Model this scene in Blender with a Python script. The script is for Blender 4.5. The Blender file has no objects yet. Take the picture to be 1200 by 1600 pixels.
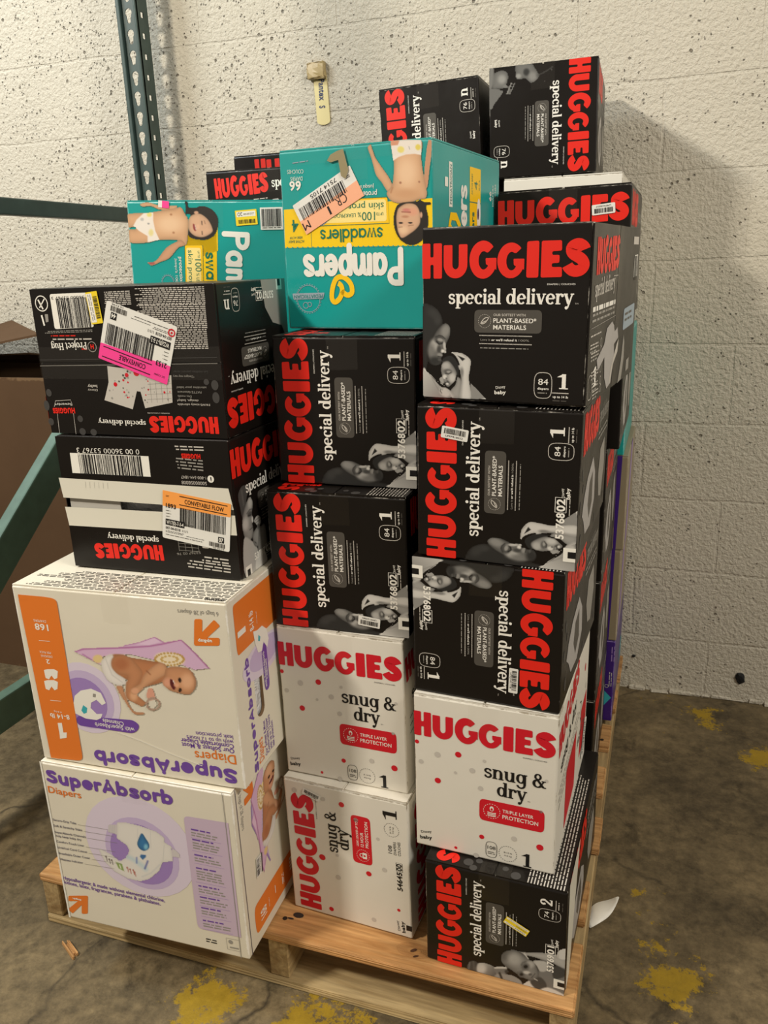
import bpy, bmesh, math, random
import numpy as np
from mathutils import Vector, Matrix
from mathutils.geometry import tessellate_polygon

random.seed(7)
rng = np.random.default_rng(11)
SC = bpy.context.scene
COL = SC.collection

# ------------------------------------------------------------------ camera
cam_data = bpy.data.cameras.new('camera')
cam_data.sensor_fit = 'VERTICAL'
cam_data.sensor_height = 32.0
cam_data.sensor_width = 24.0
cam_data.lens = 1261.45 / 1600.0 * 32.0
cam_data.clip_start = 0.05
cam = bpy.data.objects.new('camera', cam_data)
COL.objects.link(cam)
_f = Vector((-0.31965, 0.90098, -0.29335)).normalized()
_r = Vector((7.4937e-4, 2.57248e-4, -2.6462e-5)).normalized()
_u = _r.cross(_f).normalized()
_r = _f.cross(_u)
M = Matrix((_r, _u, -_f)).transposed().to_4x4()
M.translation = Vector((1.08570, -0.98935, 1.21731))
cam.matrix_world = M
SC.camera = cam

# ------------------------------------------------------------- view + light
SC.view_settings.view_transform = 'Standard'
SC.view_settings.look = 'None'
SC.view_settings.exposure = 0.12
SC.view_settings.gamma = 1.0
SC.view_settings.use_curve_mapping = False

world = bpy.data.worlds.new('world')
SC.world = world
world.use_nodes = True
_bg = world.node_tree.nodes['Background']
_bg.inputs[0].default_value = (1.0, 0.87, 0.70, 1)
_bg.inputs[1].default_value = 0.27

def area(name, loc, target, sx, sy, power, col):
    d = bpy.data.lights.new(name, 'AREA')
    d.shape = 'RECTANGLE'; d.size = sx; d.size_y = sy
    d.energy = power; d.color = col
    o = bpy.data.objects.new(name, d)
    COL.objects.link(o)
    o.location = loc
    q = (Vector(target) - Vector(loc)).to_track_quat('-Z', 'Y')
    o.rotation_euler = q.to_euler()
    return o

area('ceiling_strip_light', (-1.25, -1.75, 3.05), (0.4, 0.7, 0.9), 0.34, 0.18, 84, (1.0, 0.92, 0.80))
area('ceiling_panel_light', (3.1, -0.9, 2.9), (0.5, 0.4, 0.8), 0.9, 0.5, 58, (1.0, 0.95, 0.86))
area('wall_side_light', (-1.5, -0.1, 3.3), (-0.1, 1.24, 1.7), 0.7, 0.4, 44, (0.84, 0.93, 1.0))

# ------------------------------------------------------------ materials
def s2l(c):
    c = np.asarray(c, dtype=float) / 255.0
    return np.where(c <= 0.04045, c / 12.92, ((c + 0.055) / 1.055) ** 2.4)

MATS = {}
def new_mat(name):
    m = bpy.data.materials.new(name); m.use_nodes = True
    MATS[name] = m
    nt = m.node_tree
    return m, nt, nt.nodes['Principled BSDF']

def node(nt, typ, **kw):
    n = nt.nodes.new(typ)
    for k, v in kw.items():
        if k.startswith('i_'):
            key = k[2:]
            n.inputs[int(key) if key.isdigit() else key].default_value = v
        else:
            setattr(n, k, v)
    return n

def ink(name, rgb, rough=0.42, spec=0.4, metal=0.0):
    if name in MATS: return MATS[name]
    m, nt, b = new_mat(name)
    c = s2l(rgb)
    b.inputs['Base Color'].default_value = (*c, 1)
    b.inputs['Roughness'].default_value = rough
    b.inputs['Specular IOR Level'].default_value = spec
    b.inputs['Metallic'].default_value = metal
    return m

def board(name, rgb, edge, rough=0.36, spec=0.5, dirt=0.12, edge_at=0.965, thr=0.5, bump=0.10):
    """Printed carton board: coloured face, paper showing where the edges are worn."""
    m, nt, b = new_mat(name)
    L = nt.links
    tc = node(nt, 'ShaderNodeTexCoord')
    sep = node(nt, 'ShaderNodeSeparateXYZ'); L.new(tc.outputs['Generated'], sep.inputs[0])
    ab = []
    for i in range(3):
        s = node(nt, 'ShaderNodeMath', operation='SUBTRACT', i_1=0.5); L.new(sep.outputs[i], s.inputs[0])
        a = node(nt, 'ShaderNodeMath', operation='ABSOLUTE'); L.new(s.outputs[0], a.inputs[0])
        d = node(nt, 'ShaderNodeMath', operation='MULTIPLY', i_1=2.0); L.new(a.outputs[0], d.inputs[0])
        ab.append(d.outputs[0])
    mn = node(nt, 'ShaderNodeMath', operation='MINIMUM'); L.new(ab[0], mn.inputs[0]); L.new(ab[1], mn.inputs[1])
    mx = node(nt, 'ShaderNodeMath', operation='MAXIMUM'); L.new(ab[0], mx.inputs[0]); L.new(ab[1], mx.inputs[1])
    m2 = node(nt, 'ShaderNodeMath', operation='MINIMUM'); L.new(mx.outputs[0], m2.inputs[0]); L.new(ab[2], m2.inputs[1])
    sec = node(nt, 'ShaderNodeMath', operation='MAXIMUM'); L.new(mn.outputs[0], sec.inputs[0]); L.new(m2.outputs[0], sec.inputs[1])
    rng_ = node(nt, 'ShaderNodeMapRange', i_1=edge_at, i_2=0.998); L.new(sec.outputs[0], rng_.inputs[0])
    nz = node(nt, 'ShaderNodeTexNoise', i_Scale=60.0, i_Detail=5.0, i_Roughness=0.7); L.new(tc.outputs['Object'], nz.inputs['Vector'])
    nz2 = node(nt, 'ShaderNodeTexNoise', i_Scale=9.0, i_Detail=2.0); L.new(tc.outputs['Object'], nz2.inputs['Vector'])
    ad = node(nt, 'ShaderNodeMath', operation='MULTIPLY'); L.new(nz.outputs[0], ad.inputs[0]); L.new(nz2.outputs[0], ad.inputs[1])
    md = node(nt, 'ShaderNodeMath', operation='MULTIPLY_ADD', i_1=0.45); L.new(rng_.outputs[0], md.inputs[0]); L.new(ad.outputs[0], md.inputs[2])
    th = node(nt, 'ShaderNodeMapRange', i_1=thr, i_2=thr + 0.10); L.new(md.outputs[0], th.inputs[0])
    # faint handling dirt over the whole face
    dn = node(nt, 'ShaderNodeTexNoise', i_Scale=5.0, i_Detail=6.0, i_Roughness=0.65); L.new(tc.outputs['Object'], dn.inputs['Vector'])
    dr = node(nt, 'ShaderNodeMapRange', i_1=0.35, i_2=0.75, i_3=1.0, i_4=1.0 - dirt); L.new(dn.outputs[0], dr.inputs[0])
    c = s2l(rgb); e = s2l(edge)
    base = node(nt, 'ShaderNodeMix', data_type='RGBA', blend_type='MULTIPLY')
    base.inputs[0].default_value = 1.0
    base.inputs[6].default_value = (*c, 1)
    L.new(dr.outputs[0], base.inputs[7])
    mix = node(nt, 'ShaderNodeMix', data_type='RGBA')
    L.new(th.outputs[0], mix.inputs[0]); L.new(base.outputs[2], mix.inputs[6]); mix.inputs[7].default_value = (*e, 1)
    L.new(mix.outputs[2], b.inputs['Base Color'])
    rr = node(nt, 'ShaderNodeMapRange', i_1=0.3, i_2=0.8, i_3=rough - 0.06, i_4=rough + 0.12); L.new(dn.outputs[0], rr.inputs[0])
    L.new(rr.outputs[0], b.inputs['Roughness'])
    b.inputs['Specular IOR Level'].default_value = spec
    bp = node(nt, 'ShaderNodeBump', i_Strength=bump, i_Distance=0.004)
    bn = node(nt, 'ShaderNodeTexNoise', i_Scale=14.0, i_Detail=3.0); L.new(tc.outputs['Object'], bn.inputs['Vector'])
    L.new(bn.outputs[0], bp.inputs['Height']); L.new(bp.outputs[0], b.inputs['Normal'])
    return m

board('black_card', (24, 20, 17), (190, 184, 172), rough=0.30, spec=0.32, thr=0.575, edge_at=0.972)
board('white_card', (226, 221, 208), (150, 140, 122), rough=0.42, spec=0.4, dirt=0.06, thr=0.56)
board('cream_card', (226, 219, 200), (246, 242, 232), rough=0.45, spec=0.35, dirt=0.06, thr=0.52)
board('teal_card', (20, 158, 152), (130, 190, 186), rough=0.30, spec=0.5, dirt=0.08)
board('violet_card', (62, 30, 120), (150, 130, 180), rough=0.32, spec=0.5)
board('beige_reflection_card', (150, 136, 110), (180, 170, 150), rough=0.3, spec=0.5)  # beige wall reflection on glossy carton sides, put into the base colour
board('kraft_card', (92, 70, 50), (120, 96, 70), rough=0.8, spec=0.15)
INK = dict(
    red=(228, 38, 24), crimson=(205, 24, 40), white=(240, 236, 226), paper=(236, 233, 222), black=(22, 20, 20),
    grey=(78, 74, 68), mid=(150, 146, 138), pale=(196, 190, 180), dot=(66, 64, 62), silver=(172, 168, 164),
    purple=(112, 74, 160), lilac=(158, 130, 190), lilac2=(196, 178, 212), lilac3=(218, 206, 222), panel=(200, 180, 200),
    orange=(226, 122, 44), teal=(20, 158, 152), tealdk=(10, 118, 112), yellow=(246, 204, 10), cream=(250, 226, 140),
    green=(18, 116, 88), pink=(246, 70, 150), peach=(250, 164, 80), salmon=(246, 178, 140), tagyellow=(240, 210, 40),
    gold=(250, 200, 20), magenta=(140, 20, 100), navy=(40, 40, 80), violet=(62, 30, 120), kraft=(128, 100, 70), aqua=(60, 170, 180),
    bandwhite=(220, 216, 200), inner=(198, 194, 184), bluegrey=(150, 165, 175))
for k, v in INK.items(): ink('ink_' + k, v)
ink('paper_label', (228, 226, 218), rough=0.55)
ink('dark_void', (16, 14, 12), rough=0.9, spec=0.1)

m, nt, b = new_mat('print_photo')
at = node(nt, 'ShaderNodeAttribute', attribute_name='ink')
nt.links.new(at.outputs['Color'], b.inputs['Base Color'])
b.inputs['Roughness'].default_value = 0.40
b.inputs['Specular IOR Level'].default_value = 0.4

m, nt, b = new_mat('clear_tape')
gl = node(nt, 'ShaderNodeBsdfGlossy'); gl.inputs['Roughness'].default_value = 0.14; gl.inputs['Color'].default_value = (1, 0.97, 0.9, 1)
tr = node(nt, 'ShaderNodeBsdfTransparent'); ms = node(nt, 'ShaderNodeMixShader', i_0=0.035)
out = nt.nodes['Material Output']
nt.links.new(tr.outputs[0], ms.inputs[1]); nt.links.new(gl.outputs[0], ms.inputs[2]); nt.links.new(ms.outputs[0], out.inputs[0])

m, nt, b = new_mat('plastic_film')
tc = node(nt, 'ShaderNodeTexCoord')
n1 = node(nt, 'ShaderNodeTexNoise', i_Scale=45.0, i_Detail=4.0, i_Distortion=1.5); nt.links.new(tc.outputs['Object'], n1.inputs['Vector'])
bp = node(nt, 'ShaderNodeBump', i_Strength=0.9, i_Distance=0.01); nt.links.new(n1.outputs[0], bp.inputs['Height']); nt.links.new(bp.outputs[0], b.inputs['Normal'])
b.inputs['Base Color'].default_value = (0.72, 0.72, 0.72, 1); b.inputs['Roughness'].default_value = 0.22

# ------------------------------------------------------------ mesh collector
class Fr:
    """A flat frame on a face: O = top-left of the reading direction, U to the right, D down."""
    def __init__(s, O, U, D, w, h):
        s.O, s.U, s.D, s.w, s.h = Vector(O), Vector(U), Vector(D), w, h
        s.N = s.D.cross(s.U)                 # outward
    def p(s, a, t, l=1.0):
        return s.O + s.U * (a * s.w) + s.D * (t * s.h) + s.N * (0.0002 + 0.00011 * l)
    def rot(s, k):
        if k == 0: return s
        if k == 180: return Fr(s.O + s.U * s.w + s.D * s.h, -s.U, -s.D, s.w, s.h)
        if k == 'ccw': return Fr(s.O + s.D * s.h, -s.D, s.U, s.h, s.w)
        if k == 'cw': return Fr(s.O + s.U * s.w, s.D, -s.U, s.h, s.w)
    def sub(s, a, t, w, h, deg=0.0, lift=0.0):
        """rectangle w x h metres centred at (a,t), turned deg clockwise as seen."""
        c = s.O + s.U * (a * s.w) + s.D * (t * s.h) + s.N * lift
        r = math.radians(deg)
        U = s.U * math.cos(r) + s.D * math.sin(r)
        D = s.D * math.cos(r) - s.U * math.sin(r)
        return Fr(c - U * (w / 2) - D * (h / 2), U, D, w, h)
    def crop(s, a0, a1, t0, t1):
        return Fr(s.O + s.U * (a0 * s.w) + s.D * (t0 * s.h), s.U, s.D, (a1 - a0) * s.w, (t1 - t0) * s.h)

_txt = {}
def text_geo(st, bold):
    key = (st, bold)
    if key in _txt: return _txt[key]
    cu = bpy.data.curves.new('t', 'FONT')
    cu.body = st; cu.size = 1.0; cu.resolution_u = 4; cu.offset = bold; cu.space_character = 1.0 + max(bold, 0) * 2.2
    ob = bpy.data.objects.new('t', cu)
    me = bpy.data.meshes.new_from_object(ob)
    v = np.array([(q.co.x, q.co.y) for q in me.vertices]) if len(me.vertices) else np.zeros((0, 2))
    f = [tuple(p.vertices) for p in me.polygons]
    bpy.data.objects.remove(ob); bpy.data.curves.remove(cu); bpy.data.meshes.remove(me)
    _txt[key] = (v, f)
    return _txt[key]

def fillet(pts, r, n=3):
    """round the corners of a closed polygon (r scalar or per point)."""
    out = []; N = len(pts)
    for i in range(N):
        p0 = np.array(pts[i - 1], float); p1 = np.array(pts[i], float); p2 = np.array(pts[(i + 1) % N], float)
        rr = r[i] if hasattr(r, '__len__') else r
        a = p0 - p1; b = p2 - p1
        la = np.linalg.norm(a); lb = np.linalg.norm(b)
        rr = min(rr, la * 0.48, lb * 0.48)
        if rr <= 1e-9: out.append(tuple(p1)); continue
        q0 = p1 + a / la * rr; q2 = p1 + b / lb * rr
        for k in range(n + 1):
            u = k / n
            out.append(tuple((1 - u) ** 2 * q0 + 2 * u * (1 - u) * p1 + u * u * q2))
    return out

class MB:
    def __init__(s):
        s.v = []; s.f = []; s.m = []; s.names = []; s.c = {}
    def mi(s, name):
        if name not in s.names: s.names.append(name)
        return s.names.index(name)
    def tri(s, P, faces, mat):
        o = len(s.v); s.v += [tuple(q) for q in P]; k = s.mi(mat)
        for f in faces: s.f.append(tuple(o + i for i in f)); s.m.append(k)
    def poly(s, F, pts, mat, l=1):
        P = [F.p(a, t, l) for a, t in pts]
        tr = tessellate_polygon([P])
        out = []
        for a, b, c in tr:
            n = (P[b] - P[a]).cross(P[c] - P[a])
            out.append((a, b, c) if n.dot(F.N) > 0 else (a, c, b))
        s.tri(P, out, mat)
    def rect(s, F, a0, a1, t0, t1, mat, l=1):
        P = [F.p(a0, t1, l), F.p(a1, t1, l), F.p(a1, t0, l), F.p(a0, t0, l)]
        s.tri(P, [(0, 1, 2, 3)], mat)
    def rrect(s, F, a0, a1, t0, t1, r, mat, l=1, corners=(1, 1, 1, 1)):
        """r in metres"""
        P = [(a0 * F.w, t0 * F.h), (a1 * F.w, t0 * F.h), (a1 * F.w, t1 * F.h), (a0 * F.w, t1 * F.h)]
        q = fillet(P, [r * c for c in corners], 5)
        s.poly(F, [(x / F.w, y / F.h) for x, y in q], mat, l)
    def outline(s, F, pts, wd, mat, l=1, closed=True):
        """stroke of wd metres along pts (s,t)"""
        q = [np.array((a * F.w, t * F.h)) for a, t in pts]
        s.stroke(F, q, wd, mat, l, closed)
    def stroke(s, F, q, wd, mat, l=1, closed=False):
        q = [np.asarray(z, float) for z in q]; n = len(q)
        W = wd if hasattr(wd, '__len__') else [wd] * n
        P = []
        for i in range(n):
            if closed: t = q[(i + 1) % n] - q[i - 1]
            else: t = q[min(i + 1, n - 1)] - q[max(i - 1, 0)]
            L_ = np.linalg.norm(t); t = t / L_ if L_ > 1e-12 else np.array((1.0, 0))
            nn = np.array((-t[1], t[0])) * W[i] / 2
            for z in (q[i] + nn, q[i] - nn): P.append(F.p(z[0] / F.w, z[1] / F.h, l))
        fs = []
        for i in range(n if closed else n - 1):
            a = 2 * i; b = 2 * ((i + 1) % n)
            fs.append((a, a + 1, b + 1, b))
        out = []
        for f in fs:
            nrm = (P[f[1]] - P[f[0]]).cross(P[f[2]] - P[f[0]])
            out.append(f if nrm.dot(F.N) > 0 else f[::-1])
        s.tri(P, out, mat)
    def disc(s, F, a, t, rx, mat, l=1, ry=None, n=28, deg=0):
        ry = ry or rx; r = math.radians(deg)
        pts = []
        for k in range(n):
            A = 2 * math.pi * k / n
            x, y = rx * math.cos(A), ry * math.sin(A)
            pts.append((a + (x * math.cos(r) - y * math.sin(r)) / F.w, t + (x * math.sin(r) + y * math.cos(r)) / F.h))
        P = [F.p(a, t, l)] + [F.p(x, y, l) for x, y in pts]
        s.tri(P, [(0, 1 + (k + 1) % n, 1 + k) for k in range(n)], mat)
    def ring(s, F, a, t, rx, wd, mat, l=1, ry=None, n=36, dash=0):
        ry = ry or rx
        pts = [(a + rx * math.cos(2 * math.pi * k / n) / F.w, t + ry * math.sin(2 * math.pi * k / n) / F.h) for k in range(n)]
        if not dash: s.outline(F, pts, wd, mat, l)
        else:
            for k in range(0, n, 2): s.outline(F, [pts[k], pts[(k + 1) % n]], wd, mat, l, closed=False)
    def text(s, F, st, a, t, cap, mat, l=2, bold=0.0, fit=None, align='l'):
        """cap height as a share of F.h, baseline at t; fit = wanted width as a share of F.w"""
        v, f = text_geo(st, bold)
        if not len(v): return
        k = cap * F.h / 0.73
        x = v[:, 0] - v[:, 0].min(); y = v[:, 1]
        wd = x.max()
        kx = k if fit is None else fit * F.w / wd
        sh = {'l': 0, 'c': -wd * kx / 2, 'r': -wd * kx}[align]
        P = [F.p(a + (x_ * kx + sh) / F.w, t - y_ * k / F.h, l) for x_, y_ in zip(x, y)]
        s.tri(P, f, mat)
    def lines(s, F, a0, a1, t0, t1, n, mat, l=2, fill=0.42, ragged=0.12, seed=1):
        """rows of print far too small to read"""
        R = random.Random(seed)
        st = (t1 - t0) / n
        for i in range(n):
            y = t0 + st * (i + 0.25); x = a0; end = a1 - R.random() * ragged * (a1 - a0)
            while x < end:
                w = min((R.uniform(1.2, 4.5)) * st * F.h / F.w * 0.8, end - x)
                s.rect(F, x, x + w, y, y + st * fill, mat, l)
                x += w + st * F.h / F.w * 0.55
    def bars(s, F, a0, a1, t0, t1, n, mat, l=2, seed=3, duty=0.55):
        R = random.Random(seed); x = a0; u = (a1 - a0) / (n * 2.0)
        while x < a1 - u:
            w = u * R.choice((0.6, 0.6, 1.1, 1.1, 1.9, 2.4)) * duty * 1.8
            s.rect(F, x, min(x + w, a1), t0, t1, mat, l)
            x += w + u * R.choice((0.6, 0.9, 0.9, 1.6))
    def dots(s, F, a0, a1, t, r, mat, l=2, n=30):
        for k in range(n):
            a = a0 + (a1 - a0) * k / (n - 1)
            s.rect(F, a - r / F.w, a + r / F.w, t - r / F.h, t + r / F.h, mat, l)
    def pic(s, F, a0, a1, t0, t1, P, l=1):
        """a printed photograph: P = (rgb 0..255 h x w x 3, alpha h x w)"""
        rgb, al = P
        h, w = al.shape
        lin = s2l(rgb)
        o = len(s.v); k = s.mi('print_photo')
        use = al > 0.35
        idx = -np.ones((h, w), int); c = 0
        need = np.zeros((h, w), bool)
        cell = use[:-1, :-1] & use[1:, :-1] & use[:-1, 1:] & use[1:, 1:]
        need[:-1, :-1] |= cell; need[1:, :-1] |= cell; need[:-1, 1:] |= cell; need[1:, 1:] |= cell
        for y in range(h):
            for x in range(w):
                if need[y, x]:
                    idx[y, x] = o + c; c += 1
                    s.v.append(tuple(F.p(a0 + (a1 - a0) * x / (w - 1), t0 + (t1 - t0) * y / (h - 1), l)))
                    s.c[o + c - 1] = tuple(lin[y, x])
        ys, xs = np.nonzero(cell)
        for y, x in zip(ys, xs):
            s.f.append((idx[y, x], idx[y + 1, x], idx[y + 1, x + 1], idx[y, x + 1])); s.m.append(k)
    def box(s, x0, x1, y0, y1, z0, z1, mat):
        o = len(s.v)
        s.v += [(x, y, z) for x in (x0, x1) for y in (y0, y1) for z in (z0, z1)]
        for f in ((0, 1, 3, 2), (4, 6, 7, 5), (0, 4, 5, 1), (2, 3, 7, 6), (0, 2, 6, 4), (1, 5, 7, 3)):
            s.f.append(tuple(o + i for i in f)); s.m.append(s.mi(mat))
    def bm(s, bm_, mat):
        bm_.verts.ensure_lookup_table()
        o = len(s.v); s.v += [tuple(q.co) for q in bm_.verts]
        for f in bm_.faces: s.f.append(tuple(o + q.index for q in f.verts)); s.m.append(s.mi(mat))
    def bevel_box(s, x0, x1, y0, y1, z0, z1, mat, r=0.003, seg=2, drop=(), jitter=0.0, seed=0, cuts=0):
        bm_ = bmesh.new()
        bmesh.ops.create_cube(bm_, size=1.0)
        for q in bm_.verts:
            q.co = Vector(((x0 + x1) / 2 + q.co.x * (x1 - x0), (y0 + y1) / 2 + q.co.y * (y1 - y0), (z0 + z1) / 2 + q.co.z * (z1 - z0)))
        bmesh.ops.bevel(bm_, geom=list(bm_.edges), offset=r, segments=seg, affect='EDGES', profile=0.5)
        bm_.normal_update()
        kill = []
        for d in drop:
            d = Vector(d)
            kill.append(max((f for f in bm_.faces if f.normal.dot(d) > 0.99), key=lambda f: f.calc_area()))
        if kill: bmesh.ops.delete(bm_, geom=kill, context='FACES')
        if cuts:
            bmesh.ops.subdivide_edges(bm_, edges=list(bm_.edges), cuts=cuts, use_grid_fill=True)
        if jitter:
            R = random.Random(seed)
            for q in bm_.verts: q.co += Vector((R.uniform(-1, 1), R.uniform(-1, 1), R.uniform(-1, 1))) * jitter
        bm_.verts.index_update()
        s.bm(bm_, mat); bm_.free()
    def tube(s, pts, r, mat, n=8):
        pts = [Vector(p) for p in pts]
        o = len(s.v); k = s.mi(mat)
        for i, p in enumerate(pts):
            t = (pts[min(i + 1, len(pts) - 1)] - pts[max(i - 1, 0)]).normalized()
            up = Vector((0, 0, 1)) if abs(t.z) < 0.9 else Vector((1, 0, 0))
            a = t.cross(up).normalized(); b_ = t.cross(a)
            for j in range(n):
                A = 2 * math.pi * j / n
                s.v.append(tuple(p + (a * math.cos(A) + b_ * math.sin(A)) * r))
        for i in range(len(pts) - 1):
            for j in range(n):
                s.f.append((o + i * n + j, o + i * n + (j + 1) % n, o + (i + 1) * n + (j + 1) % n, o + (i + 1) * n + j)); s.m.append(k)
        s.f.append(tuple(o + j for j in range(n))[::-1]); s.m.append(k)
        s.f.append(tuple(o + (len(pts) - 1) * n + j for j in range(n))); s.m.append(k)
    def split(s, test):
        """two collectors: faces whose centre passes test / the others"""
        A, B = MB(), MB()
        for f, mi in zip(s.f, s.m):
            c = sum((Vector(s.v[i]) for i in f), Vector()) / len(f)
            T = A if test(c) else B
            if not hasattr(T, 'map'): T.map = {}
            ff = []
            for i in f:
                if i not in T.map:
                    T.map[i] = len(T.v); T.v.append(s.v[i])
                    if i in s.c: T.c[T.map[i]] = s.c[i]
                ff.append(T.map[i])
            T.f.append(tuple(ff)); T.m.append(T.mi(s.names[mi]))
        return A, B
    def build(s, name, parent=None, smooth=False):
        me = bpy.data.meshes.new(name)
        me.from_pydata(s.v, [], s.f)
        for n in s.names: me.materials.append(MATS[n])
        me.polygons.foreach_set('material_index', s.m)
        if s.c:
            a = me.color_attributes.new('ink', 'FLOAT_COLOR', 'POINT')
            arr = np.ones((len(s.v), 4), np.float32)
            for i, c in s.c.items(): arr[i, :3] = c
            a.data.foreach_set('color', arr.ravel())
        if smooth: me.polygons.foreach_set('use_smooth', [True] * len(me.polygons))
        me.update()
        o = bpy.data.objects.new(name, me)
        COL.objects.link(o)
        if parent: o.parent = parent
        return o

def tag(o, label=None, cat=None, group=None, kind=None):
    if label: o['label'] = label
    if cat: o['category'] = cat
    if group: o['group'] = group
    if kind: o['kind'] = kind
    return o

def empty(name, loc, mat=None):
    o = bpy.data.objects.new(name, None)
    COL.objects.link(o)
    o.empty_display_size = 0.05
    if mat is not None: o.matrix_world = mat
    else: o.location = loc
    return o
# ------------------------------------------------------------ lettering
def logo(mb, F, a0, a1, t0, t1, mat='ink_red', l=2):
    """chunky block wordmark, drawn on an 800 x 180 grid"""
    def P(pts, r=9):
        q = fillet(pts, r, 3)
        mb.poly(F, [(a0 + (a1 - a0) * x / 800.0, t0 + (t1 - t0) * y / 180.0) for x, y in q], mat, l)
    # H
    P([(0, 6), (42, 6), (42, 74), (58, 74), (58, 6), (101, 6), (101, 178), (58, 178), (58, 110), (42, 110), (42, 178), (0, 178)], 7)
    # U
    u = [(110, 16), (154, 16), (154, 112)]
    u += [(170 - 16 * math.cos(A), 112 + 22 * math.sin(A)) for A in np.linspace(0.3, math.pi - 0.3, 7)]
    u += [(186, 112), (186, 14), (229, 14), (229, 110)]
    u += [(169.5 + 59.5 * math.cos(A), 112 + 66 * math.sin(A)) for A in np.linspace(0.15, math.pi - 0.15, 13)]
    u += [(110, 112)]
    P(u, 6)
    # G G
    for cx, cy, rx, ry in ((306, 90, 67, 91), (440, 96, 65, 84)):
        o = []
        for A in np.linspace(math.radians(-42), math.radians(-360 + 28), 26):
            o.append((cx + rx * math.cos(A), cy + ry * math.sin(A)))
        o += [(cx + rx - 2, cy + ry * 0.55), (cx + rx - 2, cy - 8), (cx + 12, cy - 8), (cx + 14, cy + 22), (cx + 26, cy + 28)]
        for A in np.linspace(math.radians(60), math.radians(300), 14):
            o.append((cx + 3 + 25 * math.cos(A), cy + 3 + 44 * math.sin(A)))
        o += [(cx + 24, cy - 34)]
        P(o, 5)
    # I E
    P([(514, 9), (570, 7), (570, 178), (514, 178)], 10)
    P([(581, 8), (672, 8), (674, 55), (630, 57), (630, 74), (664, 74), (664, 111), (630, 112), (630, 130), (676, 130), (678, 176), (581, 178)], 8)
    # S
    c = [(776, 52), (770, 40), (752, 28), (735, 29), (718, 40), (716, 56), (724, 70), (742, 82), (760, 94), (772, 110), (773, 128), (762, 143), (742, 150), (722, 146), (706, 132), (700, 122)]
    sm = []
    for i in range(len(c) - 1):
        p0, p1, p2, p3 = (np.array(c[max(i - 1, 0)]), np.array(c[i]), np.array(c[i + 1]), np.array(c[min(i + 2, len(c) - 1)]))
        for u_ in (0, 0.33, 0.66):
            sm.append(0.5 * ((2 * p1) + (-p0 + p2) * u_ + (2 * p0 - 5 * p1 + 4 * p2 - p3) * u_ ** 2 + (-p0 + 3 * p1 - 3 * p2 + p3) * u_ ** 3))
    sm.append(np.array(c[-1], float))
    k = (a1 - a0) * F.w / 800.0; ky = (t1 - t0) * F.h / 180.0
    pts = [(a0 * F.w + x * k, t0 * F.h + y * ky) for x, y in sm]
    mb.stroke(F, pts, 51 * (k + ky) / 2, mat, l)

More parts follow.
